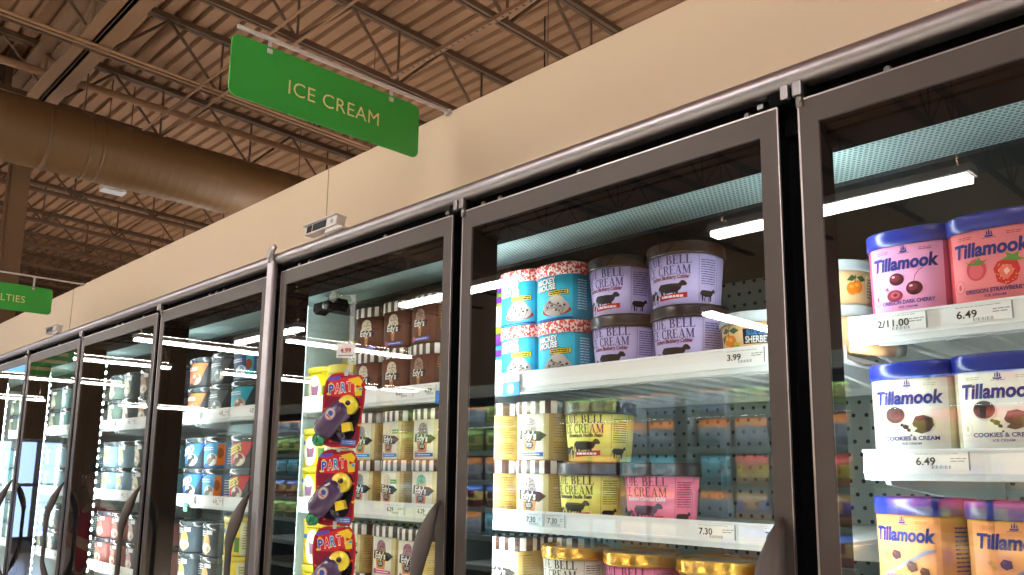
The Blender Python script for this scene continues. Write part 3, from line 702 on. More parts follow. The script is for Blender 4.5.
K('yellow', lambda: round_tub('f4ea7c','4c4a34','Homemade Vanilla Bean','3c3420',m_blid))
K('pink', lambda: round_tub('f07c98','7c3a4c','Southern Coconut Cake','fbe8ec',m_blid, '4a2a34'))
K('gwhite', lambda: round_tub('ece8dc','3c3c40',None,'3c3420',m_glid))
K('gpink', lambda: round_tub('f088b4','7c2a4c',None,'3c3420',m_glid))
K('gorange', lambda: round_tub('eccb88','5c4a24',None,'3c3420',m_glid))
K('choc', lambda: cone_tub('brown','3f5fc0','e4d8c0','9a8070'))
K('choc2', lambda: cone_tub('brown','5a6cc8','a8887c','5a3c34',seed=4))
K('vanilla', lambda: cone_tub('cream','2a58c0','a89a94','5c4440'))
K('vsky', lambda: cone_tub('cream','2b9ae0','a09898','5c5458',seed=3))
K('vmint', lambda: cone_tub('cream','4fae86','8ac4b0','3c6458',seed=5))
K('vpink', lambda: cone_tub('cream','e25a9c','a0727c','6a3a44',seed=6))
K('vgreen', lambda: cone_tub('cream','2b8ae0','ece6d0','d8cca8',badge='e08a4c',seed=8,tag='6ab83c'))
K('blue', blue_tub); K('sherbet', sherbet_tub)
K('lime', lambda: lime_tub('9cc83c','7a3a9c')); K('teal', lambda: lime_tub('38b4b8','7a3a9c'))
K('ytub', lambda: yellow_tub()); K('ypale', lambda: pale_yellow_tub()); K('ybig', lambda: yellow_tub(H=.12, a=.075))
K('sw_brown', lambda: swoosh_tub('3a3c40','b8683c',None,'f2efe8','c8907c','8a5a4a'))
K('sw_grey', lambda: swoosh_tub('30363a','5a6468',None,'e8ecee','a8b0ac','6c7874'))
K('sw_navy', lambda: swoosh_tub('2c5c8c','22447c',None,'f4f4f8','dfe8ee','8aa8c0',extra='34b4cc'))
K('sw_teal', lambda: swoosh_tub('2c3c44','2fa8c0',None,'f4f4f8','d8b8a0','a87c6c'))
K('sw_oreo', lambda: swoosh_tub('343c44','2a6cc8','OREO','f8f8fa','e8ecec','3a3c40'))
K('sw_chip', lambda: swoosh_tub('3a6cb0','4fa8e0',None,'f4f4f8','e8ecec','8a7464',extra='e07a2c'))
K('sw_red', lambda: swoosh_tub('3a2c2c','d82c30',"REESE'S",'f2dc4c','e8d8cc','8a4c34'))
K('ov_gold', lambda: oval_tub('33424a','e0ac5a','f0dcc0')); K('ov_cream', lambda: oval_tub('46545a','d8d0b4','b4a894')); K('ov_tan', lambda: oval_tub('505a5e','c89a7c','e4dccc'))
K('ov_pink', lambda: oval_tub('5a5c64','d8a8a8','e8d8d0')); K('ov_blue', lambda: oval_tub('7c9cac','d8c078','c8dce8')); K('ov_rust', lambda: oval_tub('8a5854','c88070','e8d4c4',seed=4)); K('ov_sage', lambda: oval_tub('5c6c64','c8c8a4','e0dccc')); K('ov_teal', lambda: oval_tub('4c7c80','b8d0cc','8aaab0'))
def put(key, x, yc, z, label, group, rz=0.):
    f, p = PR[key]
    if p is None:
        p = PR[key][1] = f(); p.location = (x, yc, z); p.rotation_euler = (0,0,rz); p['label'] = label; p['group'] = group
        return p
    return dup(p, (x, yc, z), rz, label, group)
# ------------------------------------------------------------------ stock the shelves
def j(rng=.05): return random.uniform(-rng, rng)
G = 'ice cream tubs in the freezers'
# rightmost freezer door
zt = 1.7275
put('cherry', -.435, .207, zt, 'pink tub of dark cherry ice cream with navy lid, top shelf behind the rightmost door', 'pink fruit tubs on the top shelf', .02)
put('straw', -.322, .204, zt, 'coral pink tub with strawberry picture and navy lid, beside the dark cherry tub', 'pink fruit tubs on the top shelf', .03)
put('straw', -.182, .204, zt, 'second strawberry tub with navy lid, mostly cut off by the right photo edge', 'pink fruit tubs on the top shelf', -.02)
put('rear', -.395, .335, zt+.012, 'dim brownish pink tub standing in the row behind the strawberry tub', 'pink fruit tubs on the top shelf', .05)
for k in range(2): put('sherbet', -.606, .300, zt-.02+.0765*k, ('upper' if k else 'lower')+' peach sherbet tub of the stack left of the dark cherry tub', 'stacked sherbet tubs behind the door edge', -.15)
z2 = 1.531
put('cream', -.442, .207, z2, 'white cookies and cream tub with navy lid, left one on the middle shelf', 'cookies and cream tubs', .02)
put('cream', -.326, .202, z2+.002, 'white cookies and cream tub with navy lid, right one on the middle shelf', 'cookies and cream tubs', .04)
z3 = 1.339
put('pb', -.447, .210, z3, 'orange tub with navy lid, left one on the low shelf behind the rightmost door', 'orange tubs with navy lids', -.28)
put('pb', -.325, .206, z3-.002, 'orange tub with navy lid and spoon picture at the bottom right corner', 'orange tubs with navy lids', .10)
# second door from the right
zt = 1.691
put('blue', -1.246, .208, zt+.004, 'bright blue tub with red mottled lid, lower one of the left stack', 'blue tubs with red lids', .03)
put('blue', -1.249, .208, zt+.127, 'bright blue tub with red mottled lid, upper one of the left stack', 'blue tubs with red lids', .05)
put('blue', -1.131, .206, zt+.001, 'bright blue tub with red mottled lid, lower one of the stack beside the lilac tubs', 'blue tubs with red lids', .02)
put('blue', -1.136, .206, zt+.123, 'bright blue tub with red mottled lid, upper one of the stack beside the lilac tubs', 'blue tubs with red lids', .0)
put('lilac', -.996, .229, zt+.001, 'lilac ice cream tub with brown lid, lower one of the left lilac stack', 'lilac tubs with brown lids', .02)
put('lilac', -1.003, .229, zt+.119, 'lilac ice cream tub with brown lid, upper one of the left lilac stack', 'lilac tubs with brown lids', -.05)
put('lilac', -.850, .231, zt+.0, 'lilac ice cream tub with brown lid, lower one of the right lilac stack', 'lilac tubs with brown lids', .0)
put('lilac', -.857, .231, zt+.1185, 'lilac ice cream tub with brown lid, topmost beside the ceiling light reflection', 'lilac tubs with brown lids', .03)
put('sherbet', -.704, .226, zt+.010, 'low peach tub of sherbet with frosted lid above the 3.99 price tag', 'sherbet tubs', .12)
put('teal', -1.318, .24, zt, 'teal tub with purple lid, lower one half hidden behind the freezer mullion', 'purple-lidded tubs behind the mullion', .0)
put('lime', -1.318, .24, zt+.122, 'lime green tub with purple lid, upper one half hidden behind the freezer mullion', 'purple-lidded tubs behind the mullion', .0)
zs = 1.4085
for k in range(2):
    n = ('lower', 'upper')[k]
    put('vanilla', -1.318, .208, zs+.122*k, 'cream and gold tub with striped lid, %s of the stack beside the second door frame'%n, 'striped-lid tubs, second door', -.35)
    put('vanilla', -1.192, .208, zs+.122*k, 'cream and gold tub with striped lid and cone picture, %s, left of the yellow tubs'%n, 'striped-lid tubs, second door', .03)
put('yellow', -1.085, .229, zs, 'yellow vanilla bean tub with brown lid, lower of the two', 'yellow tubs with brown lids', .0)
put('yellow', -1.068, .229, zs+.1185, 'yellow vanilla bean tub with brown lid, upper of the two', 'yellow tubs with brown lids', .12)
put('pink', -.923, .235, zs, 'bright pink tub with dark lid standing alone on the middle shelf', 'pink tubs', .06)
zl = 1.128
for k in range(2):
    n = ('lower', 'upper')[k]
    put('vgreen', -1.285, .21, zl+.122*k, 'cream tub with striped lid, %s, left of the brown striped tubs on the low shelf'%n, 'striped-lid tubs on the low shelf', .1)
    put('choc2', -1.205, .30, zl+.122*k, 'brown tub with striped lid, %s, behind the left gold-lidded tub'%n, 'striped-lid tubs on the low shelf', .1)
    put('gwhite', -1.128, .229, zl+.117*k, 'white tub with shiny gold lid, %s, on the low shelf'%n, 'gold-lidded tubs on the low shelf', .0)
    put('gpink', -.966, .229, zl+.117*k, 'hot pink tub with shiny gold lid, %s, on the low shelf'%n, 'gold-lidded tubs on the low shelf', .05)
    put('gorange', -.800, .229, zl+.117*k, 'tan tub with wide gold lid, %s, third from left on the low shelf'%n, 'gold-lidded tubs on the low shelf', -.1)
    put('gorange', -.640, .229, zl+.117*k, 'tan tub with gold lid, %s, beside the right door handle'%n, 'gold-lidded tubs on the low shelf', .1)
# door with the hanging toy strip
zt = 1.691
for k in range(2):
    n = ('lower', 'upper')[k]; zz = zt+.1225*k
    put('choc', -1.814, .208, zz, 'brown tub with striped lid and cone picture, %s, leftmost of the three stacks'%n, 'brown striped-lid tubs', .22 if k else .1)
    put('choc', -1.689, .208, zz, 'brown tub with striped lid and cone picture, %s, middle of the three stacks'%n, 'brown striped-lid tubs', .12)
    put('choc2', -1.572, .208, zz, 'brown tub with striped lid and darker scoop picture, %s, rightmost of three stacks'%n, 'brown striped-lid tubs', .0)
    put('teal' if k == 0 else 'lime', -1.418, .215, zz, ('teal', 'lime green')[k]+' tub showing as a thin edge beside the brown tubs', 'purple-lidded tubs at the frame', .0)
    put('ytub', -2.060+.0-.2*k, .212+.16*k, zt+.106*k+.0*k, 'yellow tub, %s, at the far left of the top shelf beside the toy strip'%n, 'yellow tubs on the top shelf', .1)
    put('ypale', -1.965-.2*k, .222+.16*k, zt+.106*k, 'pale tub with yellow lid, %s, just left of the hanging toys'%n, 'yellow tubs on the top shelf', .1)
zs = 1.4105
for k in range(2):
    n = ('lower', 'upper')[k]; zz = zs+.122*k
    put('vsky', -1.812, .208, zz, 'cream tub with striped lid and sky blue band, %s, just right of the toys'%n, 'cream striped-lid tubs, middle shelf', .1)
    put('vgreen', -1.680, .208, zz, 'cream tub with striped lid, %s, middle one of the three cream stacks'%n, 'cream striped-lid tubs, middle shelf', -.08)
    put('vmint' if k == 0 else 'vanilla', -1.550, .208, zz, 'cream tub with striped lid and %s picture, %s, beside the door edge'%(('mint green scoop', 'pale scoop')[k], n), 'cream striped-lid tubs, middle shelf', .05)
    put('ytub', -2.066, .212, zs+.106*k, 'yellow tub, %s, at the far left of the middle shelf'%n, 'yellow tubs on the middle shelf', .1)
    put('ypale', -1.972, .222, zs+.106*k, 'pale tub with yellow lid, %s, middle shelf beside the toys'%n, 'yellow tubs on the middle shelf', .1)
for k in range(2):
    n = ('lower', 'upper')[k]; zz = 1.1285+.122*k
    put('vgreen', -1.835, .208, zz, 'cream and gold tub with striped lid, %s, behind the lowest toy'%n, 'cream striped-lid tubs, low shelf', -.1)
    put('vpink', -1.700, .208, zz, 'cream tub with striped lid and pink band, %s, left of the pair'%n, 'cream striped-lid tubs, low shelf', .05)
    put('vpink', -1.590, .204, zz-.002, 'cream tub with striped lid and pink band, %s, beside the door handle'%n, 'cream striped-lid tubs, low shelf', .08)
    put('ybig', -2.045, .222, 1.1285+.121*k, 'large yellow tub, %s, at the left end of the low shelf'%n, 'yellow tubs on the low shelf', .12)
# first door left of the polished post
DD = 'behind the door left of the post'
row = [('sw_brown','dark tub with brown swoosh'),('sw_grey','dark grey tub'),('sw_navy','navy and cyan tub'),('sw_teal','dark tub with teal swoosh')]
for k in range(2):
    n = ('lower', 'upper')[k]
    for (key, ds), x in zip(row, (-2.885,-2.705,-2.54,-2.365)):
        if key == 'sw_navy' and k == 0: key, ds = 'sw_teal', 'dark tub with teal swoosh'
        elif key == 'sw_teal': key, ds = 'sw_navy', 'navy and cyan tub'
        o = {-2.885:'first',-2.705:'second',-2.54:'third',-2.365:'fourth'}[x]
        put(key, x, .215, 1.686+.107*k, '%s, %s row, %s from left, top shelf left of the post'%(ds, n, o), 'tubs on the top shelf left of the post', j())
    for key, ds, x in (('sw_oreo','blue cookie tub','-2.872'),('sw_chip','blue and orange tub','-2.715'),('sw_red','red tub with yellow lettering','-2.515'),('ypale','pale yellow tub','-2.33')):
        put(key, float(x), .215, 1.402+.1065*k, '%s, %s of its stack, middle shelf left of the post'%(ds, n), 'tubs on the middle shelf left of the post', j())
    for key, ds, x in (('ov_gold','dark tub with gold oval, left stack','-2.885'),('ov_gold','dark tub with gold oval, second stack','-2.70'),('ybig','bright yellow tub, left of two stacks','-2.545'),('ybig','bright yellow tub, right of two stacks','-2.375')):
        put(key, float(x), .222, 1.114+.1215*k if key == 'ybig' else 1.114+.107*k, '%s, %s one, low shelf left of the post'%(ds, n), 'tubs on the low shelf left of the post', j())
# the doors farther along the aisle
ORD = ['first','second','third','fourth','fifth']
far = [(-3.72, 'second door left of the post', (('ov_sage','ov_cream','ov_tan','ov_pink'),('ov_blue','ov_blue','ov_cream','ov_teal'),('ov_rust','ov_rust','ov_pink','ov_rust'))),
       (-4.56, 'third door left of the post', (('ov_sage','ov_teal','ov_cream','ov_sage'),('ov_teal','ov_blue','ov_teal','ov_blue'),('ov_sage','ov_cream','ov_sage','ov_teal'))),
       (-5.33, 'leftmost door', (('ov_sage','ov_sage','ov_teal','ov_cream'),('ov_teal','ov_sage','ov_teal','ov_cream'),('ov_sage','ov_teal','ov_sage','ov_cream')))]
for x0_, dn, rows in far:
    for si, (zz, sn) in enumerate(((1.686,'top'),(1.402,'middle'),(1.114,'low'))):
        for ci, key in enumerate(rows[si]):
            for k in range(2):
                if k and random.random() < .0: continue
                put(key, x0_+.178*ci, .215, zz+.107*k, 'frosty tub, %s from left, %s row, %s shelf, %s'%(ORD[ci], ('lower', 'upper')[k], sn, dn), 'tubs on the %s shelf, %s'%(sn, dn), j())
# ------------------------------------------------------------------ strip of toys hanging on the door
def toy_package(loc, rz, label, tilt=0.):
    t = thing('toy_package', label, 'toy', loc, rz, 'carded party toys on the hanging strip'); t.rotation_euler.y = tilt
    c = MB(); pts = []
    W, H = .046, .082
    for k in range(28):
        a = 2*PI*k/28; x = math.copysign(min(1, abs(math.cos(a))*1.25), math.cos(a))*W; z = math.copysign(min(1, abs(math.sin(a))*1.25), math.sin(a))*H
        pts.append((x*(1+.05*math.sin(5*a)), z*(1+.02*math.cos(7*a))))
    fnc = lambda u, v, d: (u, d, v)
    c.prism(pts, fnc, I('b5242c'), 0, .0008)
    A = Art()
    A.poly([(x*.9, z*.93) for x, z in pts], I('8c1c3c'), 1); A.poly([(-.038,.07),(.04,.078),(.036,.03),(-.034,.03)], I('d8323a'), 2)
    A.ell(.02,-.004,.021,.040,I('1c1420'),2); A.ell(0,-.045,.034,.026,I('24182c'),2)
    for i, (ch, cc) in enumerate(zip('PARTY', ('3f58c8','f0d034','3fa8d8','e85a28','3f58c8'))):
        A.text(ch, -.030+.0135*i, .046+.003*i, .022, m_inkw, w=.0135, bold=.07, layer=3, rot=.1); A.text(ch, -.030+.0135*i, .046+.003*i, .020, I(('3448b8','e8402c','3f8fd8','e85a28','f0d034')[i]), w=.011, bold=.03, layer=4, rot=.1)
    A.poly([(.005,.07),(.03,.078),(.04,.068),(.036,.056),(.018,.062)], I('f0cc30'), 5); A.poly([(-.04,.072),(-.012,.076),(-.012,.068),(-.04,.064)], I('6a5ac8'), 3); A.poly([(.022,.05),(.04,.056),(.04,.036),(.026,.034)], I('e8d040'), 3)
    for x, z, cc in ((-.032,.058,'f0cc30'),(.036,.05,'3f8fd8'),(-.036,.034,'f0cc30'),(.04,.01,'e8402c'),(-.04,.0,'e85a28'),(.042,-.03,'f0cc30'),(-.02,-.07,'e85a28')): A.ell(x,z,.004,.003,I(cc),5,7)
    A.rect(.004,-.076,.038,-.064,I('5a86d8'),3); A.lines(.007,.036,-.074,-.066,2,m_inkw,layer=4)
    A.apply(c, lambda u, v, off: (u, -off, v), .0003); c.build('backing_card', t)
    pur = mat('purple_plastic', s2l('4a3158'), .25, coat=.4); pur2 = mat('dark_purple_plastic', s2l('24162e'), .25, coat=.4); yel = mat('yellow_plastic', s2l('ecd23a'), .2, coat=.6); grn = mat('green_plastic', s2l('1f8a5c'), .25, coat=.5)
    b = MB(); b.tube([(-.042,-.016,-.044),(-.034,-.017,-.034),(-.012,-.019,-.004),(.006,-.02,.016),(.014,-.02,.024)], [.016,.025,.027,.026,.018], pur, 18, flat=.85)
    b.tube([(-.010,-.016,-.014),(.004,-.015,-.032),(.012,-.014,-.050)], [.012,.011,.008], pur2, 12)
    b.build('toy_body', t, (0,0,-.014), label='glossy purple toy barrel')
    b = MB(); A = Art(); A.ell(0,0,.0125,.0155,I('8a6a9c'),1); A.ell(0,0,.0105,.013,I('cfc4b8'),2); A.ell(0,.002,.006,.006,I('3f58a8'),3); A.rect(-.006,-.008,.006,-.005,I('c83a3a'),3)
    A.apply(b, lambda u, v, off: (-.014+u*.8+v*.5, -.0425-off, .002-u*.6+v*.8), .0004); b.build('toy_emblem', t, (0,0,-.014))
    b = MB(); b.tube([(.018,-.012,.024),(.018,-.030,.026),(.018,-.034,.026)], [.0215,.0215,.0165], yel, 24); b.tube([(.020,-.034,.029),(.020,-.0365,.029)], [.006,.005], pur2, 12); b.build('toy_disc', t, (0,0,-.014), label='round yellow cap of the toy')
    b = MB(); b.prism([(.008,-.016),(.026,-.012),(.032,-.030),(.012,-.036)], lambda u, v, d: (u, d, v), yel, -.028, -.006); b.build('toy_trigger', t, (0,0,-.014), label='yellow trigger piece')
    b = MB(); b.tube([(-.046,-.024,-.055),(-.036,-.014,-.055)], .0145, grn, 10); b.tube([(-.049,-.027,-.055),(-.046,-.024,-.055)], .009, grn, 10); b.build('toy_wheel', t, (0,0,-.014), label='green ribbed wheel of the toy')
    b = MB(); b.box((-.004,-.001,.078),(.004,.001,.094), mat('clear_strip', s2l('c8ccd0'), .2, coat=.5)); b.build('hang_tab', t)
    return t
tx, ty = -1.578, -.052
toy_package((tx,ty,1.637), .72, 'carded purple and yellow party toy, topmost on the hanging strip', .06)
toy_package((tx-.012,ty,1.467), .70, 'carded purple and yellow party toy, middle one on the hanging strip', .03)
toy_package((tx-.006,ty,1.300), .74, 'carded purple and yellow party toy, lowest one at the bottom edge', -.02)
t = thing('merchandising_strip', 'clear plastic strip with price label hanging on the glass and carrying party toys', 'strip', (-1.60,-.02,1.9))
m_pl = mat('clear_plastic_strip', s2l('d4dade'), .15, coat=.5, alpha=.22)
b = MB(); b.box((-1.612,-.0215,1.17),(-1.592,-.0205,1.91), m_pl); b.build('strip', t, (1.6,.02,-1.9))
b = MB(); b.tube([(-1.72,.0,1.925),(-1.72,-.006,1.925),(-1.72,-.012,1.925)], [.014,.012,.004], m_pl, 16); b.tube([(-1.72,-.011,1.925),(-1.66,-.02,1.918),(-1.602,-.022,1.905)], .002, m_pl, 8); b.build('suction_cup', t, (1.6,.02,-1.9))
b = MB(); b.box((-.022,-.001,-.016),(.022,.001,.016), I('f0eeee')); A = Art(); A.text('4.99', .0, .001, .011, I('b83a3c'), w=.026, bold=.02); A.rect(-.018,-.013,.018,-.010,m_inkg); A.apply(b, lambda u, v, off: (u, -.001-off, v), .0003)
o = b.build('price_label', t, (0,0,0)); o.location = (.022,-.03,-.128); o.rotation_euler = (0,0,.6)
# ------------------------------------------------------------------ hanging aisle signs
def rounded(y0, z0, y1, z1, r, n=6):
    P = []
    for cx_, cz_, a in ((y1-r,z1-r,0),(y0+r,z1-r,PI/2),(y0+r,z0+r,PI),(y1-r,z0+r,1.5*PI)):
        for k in range(n+1): P.append((cx_+r*math.cos(a+PI/2*k/n), cz_+r*math.sin(a+PI/2*k/n)))
    return P
m_green = mat('green_sign_plastic', s2l('3aa845'), .4)
m_rail = mat('sign_rail_white', s2l('cfc6c8'), .35)
def sign(X, y0, y1, z0, z1, txt, tc, tw, label, rail0=-.375):
    t = thing('hanging_sign', label, 'sign', (X, (y0+y1)/2, z0), 0, 'green aisle signs'); L = (-X, -(y0+y1)/2, -z0)
    b = MB(); b.prism(rounded(y0,z0,y1,z1,.017), lambda u, v, d: (d, u, v), m_green, X-.002, X+.002)
    cr = I('f0e2a8')
    A = Art(); A.text(txt, tc, (z0+z1)/2-.005, .034, cr, w=tw, bold=-.003, spacing=1.05); A.apply(b, lambda u, v, off: (X+.002+off, u, v), .0003)
    A = Art(); A.text(txt, -tc, (z0+z1)/2-.001, .031, cr, w=tw, bold=-.004, spacing=1.05); A.apply(b, lambda u, v, off: (X-.002-off, -u, v), .0003)
    b.build('sign_panel', t, L)
    b = MB(); b.box((X-.004,rail0,2.412),(X+.004,.205,2.419), m_rail, .001); b.box((X-.010,.19,2.408),(X+.010,.2,2.420), m_rail, .001); b.build('sign_rail', t, L)
    for yy in (y0+.085, y1-.085):
        b = MB(); b.box((X-.0012,yy-.004,z1-.014),(X+.0012,yy+.004,2.414), m_rail); b.box((X-.005,yy-.007,z1-.016),(X+.005,yy+.005,z1-.006), m_rail, .001); b.build('hook', t, L)
sign(-1.538, -.385, .102, 2.262, 2.397, 'ICE CREAM', -.1345, .236, 'green hanging sign reading ICE CREAM on a rail above the freezers')
sign(-4.392, -.425, .064, 2.238, 2.366, 'NOVELTIES', -.165, .225, 'green hanging sign reading NOVELTIES, cut off at the left photo edge', -.5)
# temperature displays clipped to the rail
def display(x, label, g):
    t = thing('temperature_display', label, 'display', (x,-.01,2.088), 0, g)
    w = mat('white_display_plastic', s2l('d4cccc'), .4)
    b = MB(); b.box((.02,-.010,0),(.098,.02,.006), w, .001); b.prism([(.03,.004),(.085,.004),(.075,.014),(.01,.014)], lambda u, v, d: (u, d, v), w, -.008, .010)
    b.box((-.075,-.014,.012),(.075,.012,.037), w, .002); b.build('housing', t)
    b = MB(); b.box((-.082,-.020,.036),(.076,.014,.039), w, .001); b.build('hood', t)
    b = MB(); b.box((-.062,-.0155,.015),(-.040,-.0135,.033), m_inkd); b.box((-.034,-.0155,.015),(.028,-.0135,.033), m_inkd)
    A = Art(); A.lines(-.028, .022, .018, .030, 2, I('3a4448'), t=.5); A.apply(b, lambda u, v, off: (u, -.0156-off, v), .0002)
    A = Art(); A.ell(.054, .024, .006, .006, m_inkg); A.apply(b, lambda u, v, off: (u, -.0142-off, v), .0002); b.build('screen', t)
    t.rotation_euler = (-.12,0,0); return t
display(-1.768, 'white temperature display unit clipped on the rail above the toy strip', 'temperature displays')
d2 = dup(bpy.data.objects['temperature_display'], (-4.03,-.01,2.088), 0, 'small white temperature display on the rail near the left photo edge', 'temperature displays'); d2.rotation_euler = (-.12,0,0)
# ------------------------------------------------------------------ roof structure
def joist(X, label, g):
    t = thing('roof_joist', label, 'roof joist', (X,2,5.2), 0, g); L = (-X,-2,-5.2)
    Y0, Y1 = -12.9, 16.8; dz = .62
    def chord(h0, h1, w, gap, nm):
        b = MB()
        for s in (-1,1):
            vs = []
            for y in (Y0,Y1):
                T = CT(y); vs += [(X+s*gap,y,T-h0),(X+s*w,y,T-h0),(X+s*w,y,T-h1),(X+s*gap,y,T-h1)]
            b.add(vs, [(0,1,5,4),(1,2,6,5),(2,3,7,6),(3,0,4,7),(0,3,2,1),(4,5,6,7)], m_brown_d)
        b.build(nm, t, L)
    chord(-.002, .052, .05, .006, 'top_chord'); chord(dz-.03, dz+.022, .036, .010, 'bottom_chord')
    b = MB(); y = Y0+.3; k = 0
    while y+1.1 < Y1:
        zt_, zb_ = CT(y)-.04, CT(y)-dz+.01
        b.tube([(X,y,zt_),(X,y+.55,zb_-.018)], .016, m_brown_d, 5, False); b.tube([(X,y+.55,zb_-.018),(X,y+1.1,zt_-.036)], .016, m_brown_d, 5, False); b.tube([(X,y+.55,zb_),(X,y+.55,zt_-.018)], .013, m_brown_d, 5, False)
        y += 1.1
    b.build('web', t, L)
special = {4:'brown open-web roof joist nearest above the cream bulkhead',5:'brown open-web roof joist directly above the ice cream sign',6:'brown open-web roof joist meeting the wide beam at upper left'}
for k in range(20):
    X = 1.53-1.545*k
    if k in special: joist(X, special[k], 'roof joists')
    elif k < 4: joist(X, 'brown open-web roof joist over the right end of the aisle', 'roof joists over the right end')
    else: joist(X, 'brown open-web roof joist beyond the round duct', 'roof joists beyond the duct')
t = thing('roof_girder', 'wide brown steel beam with a dark slot running along the aisle at upper left', 'beam', (-13,1,5.3)); L = (13,-1,-5.3)
m_gird = mat('girder_paint', s2l('74563c'), .7, noise=.04, nscale=3)
b = MB(); b.box((-31.5,.87,5.3),(3.8,1.003,5.325), m_gird); b.box((-31.5,.975,5.3),(3.8,.998,5.42), m_gird); b.box((-31.5,1.012,5.3),(3.8,1.16,5.325), m_gird); b.box((-31.5,1.012,5.3),(3.8,1.035,5.42), m_gird); b.build('bottom_chord', t, L)
b = MB(); b.box((-31.5,.88,5.80),(3.8,.99,5.82), m_gird); b.box((-31.5,1.04,5.80),(3.8,1.15,5.82), m_gird); b.box((-31.5,.97,5.82),(3.8,1.06,5.88), m_gird); b.build('top_chord', t, L)
b = MB(); X = -31.
while X < 3: b.tube([(X,1.014,5.36),(X+.75,1.014,5.82),(X+1.5,1.014,5.36)], .022, m_gird, 6, False); b.tube([(X+.75,1.014,5.36),(X+.75,1.014,5.82)], .02, m_gird, 6, False); X += 1.5
b.build('web', t, L)
# spiral duct
t = thing('round_duct', 'large round brown spiral duct crossing under the roof at left', 'duct', (-8.4,2,4.6)); L = (8.4,-2,-4.6)
m_duct = mat('duct_paint', s2l('614526'), .55, noise=.06, nscale=2)
DX, DZ_, DR = -8.4, 4.607, .315
pts = []; rr = []; y = -12.8
while y < 16.6:
    pts += [(DX,y,DZ_),(DX,y+.07,DZ_),(DX,y+.08,DZ_),(DX,y+.09,DZ_)]; rr += [DR,DR,DR+.0018,DR]; y += .10
b = MB(); b.tube(pts, rr, m_duct, 40); b.build('duct_tube', t, L)
for yy in (.85, 1.20, 1.31, 5.2, 8.8, -3.):
    b = MB(); b.tube([(DX,yy,DZ_),(DX,yy+.03,DZ_)], DR+.005, m_duct, 40); b.build('band', t, L)
for yy in (1.2, 4.2, 7.2, -2.):
    b = MB(); b.tube([(DX,yy,DZ_+DR),(DX,yy,CT(yy))], .006, m_brown_d, 6); b.build('hanger', t, L)
# pipes and conduits
def pipe(name, pts, r, label, cat, g=None, m=m_brown, n=10):
    b = MB(); b.tube(pts, r, m, n); o = b.build(name, None, None, label=label, category=cat)
    if g: o['group'] = g
pipe('sprinkler_pipe', [(-9.0,-12.5,5.5),(-9.0,16.5,5.5)], .042, 'thick brown sprinkler pipe running just above the round duct', 'pipe')
pipe('conduit', [(-9.2,1.95,5.18),(3.5,1.95,5.18)], .013, 'thin brown conduit along the aisle, left one of the pair', 'conduit', 'conduits')
pipe('conduit', [(-9.2,2.20,5.2),(3.5,2.20,5.2)], .013, 'thin brown conduit along the aisle, right one of the pair', 'conduit', 'conduits')
for i, (dx, dz) in enumerate(((.09,.0),(.13,.01),(.17,.0))):
    pipe('conduit', [(-7.74+dx,-12,CT(-12)-.66+dz),(-7.74+dx,16,CT(16)-.66+dz)], .011, 'thin brown conduit strapped under the joist between duct and sign', 'conduit', 'conduits under the joist', n=6)
m_slot = holes_mat('slotted_strut', s2l('7d5a40'), s2l('2c1e12'), .08, .014, 'XY', .6, ratio=.5, stagger=False)
b = MB(); b.box((-6.05,3.16,5.2),(3.5,3.20,5.24), m_slot); b.build('slotted_channel', label='slotted metal channel hung below the roof above the sign', category='channel')
pipe('cable', [(-5.0,4.18,5.83),(-5.0,4.18,2.2)], .007, 'thin black cable hanging from the roof behind the cream bulkhead', 'cable', m=m_black, n=6)
# column
t = thing('air_handling_unit', 'dark boxy air unit between duct and roof at the top left corner', 'air unit', (-10,0,5.42)); L = (10,0,-5.42)
b = MB(); b.box((-10.35,-.9,5.42),(-9.55,.78,5.80), mat('dark_unit', s2l('3a2614'), .7), .02); b.build('casing', t, L)
b = MB(); b.box((-9.55,-.8,5.46),(-9.53,.7,5.5), m_brown_d); b.box((-9.55,.72,5.42),(-9.53,.78,5.80), m_brown_d); b.build('side_rail', t, L)
t = thing('steel_column', 'tall brown steel column behind the novelties sign', 'column', (-9.75,1.014,0)); L = (9.75,-1.014,0)
b = MB(); b.box((-10.0,.93,0),(-9.985,1.10,5.3), m_gird); b.box((-9.765,.93,0),(-9.75,1.10,5.3), m_gird); b.box((-9.99,1.008,0),(-9.76,1.02,5.3), m_gird); b.build('shaft', t, L)
b = MB(); b.tube([(-9.72,.90,0),(-9.72,.90,5.25)], .014, m_gird, 8); b.build('conduit_riser', t, L)
# ------------------------------------------------------------------ store lights
def light(name, a, b_, label, g, w=.10):
    a, b_ = Vector(a), Vector(b_); c = (a+b_)/2; d = (b_-a); Lh = d.length/2; rz = math.atan2(d.y, d.x)
    t = thing(name, label, 'light', c, rz, g)
    b = MB(); b.prism([(-w/2-.02,.0),(w/2+.02,.0),(w/2,.05),(-w/2,.05)], lambda u, v, dd: (dd, u, v), mat('fixture_white', s2l('d8d4d0'), .4), -Lh, Lh); b.build('housing', t)
    b = MB(); b.box((-Lh+.02,-w/2,-.035),(Lh-.02,w/2,-.001), L_store); b.build('tube', t)
    b = MB(); b.box((-Lh+.05,-.03,.051),(Lh-.05,.03,.056), L_up); b.build('added_uplight', t)  # glowing slab added on top of each housing, lights the roof
    for s in (-1,1):
        b = MB(); b.tube([(s*Lh*.9,0,.05),(s*Lh*.9,0,CT(c.y+abs(d.y)*.5)-c.z-.02)], .004, m_brown_d, 5); b.build('suspension_rod', t)
    return t
GL = 'strip lights over the aisle'
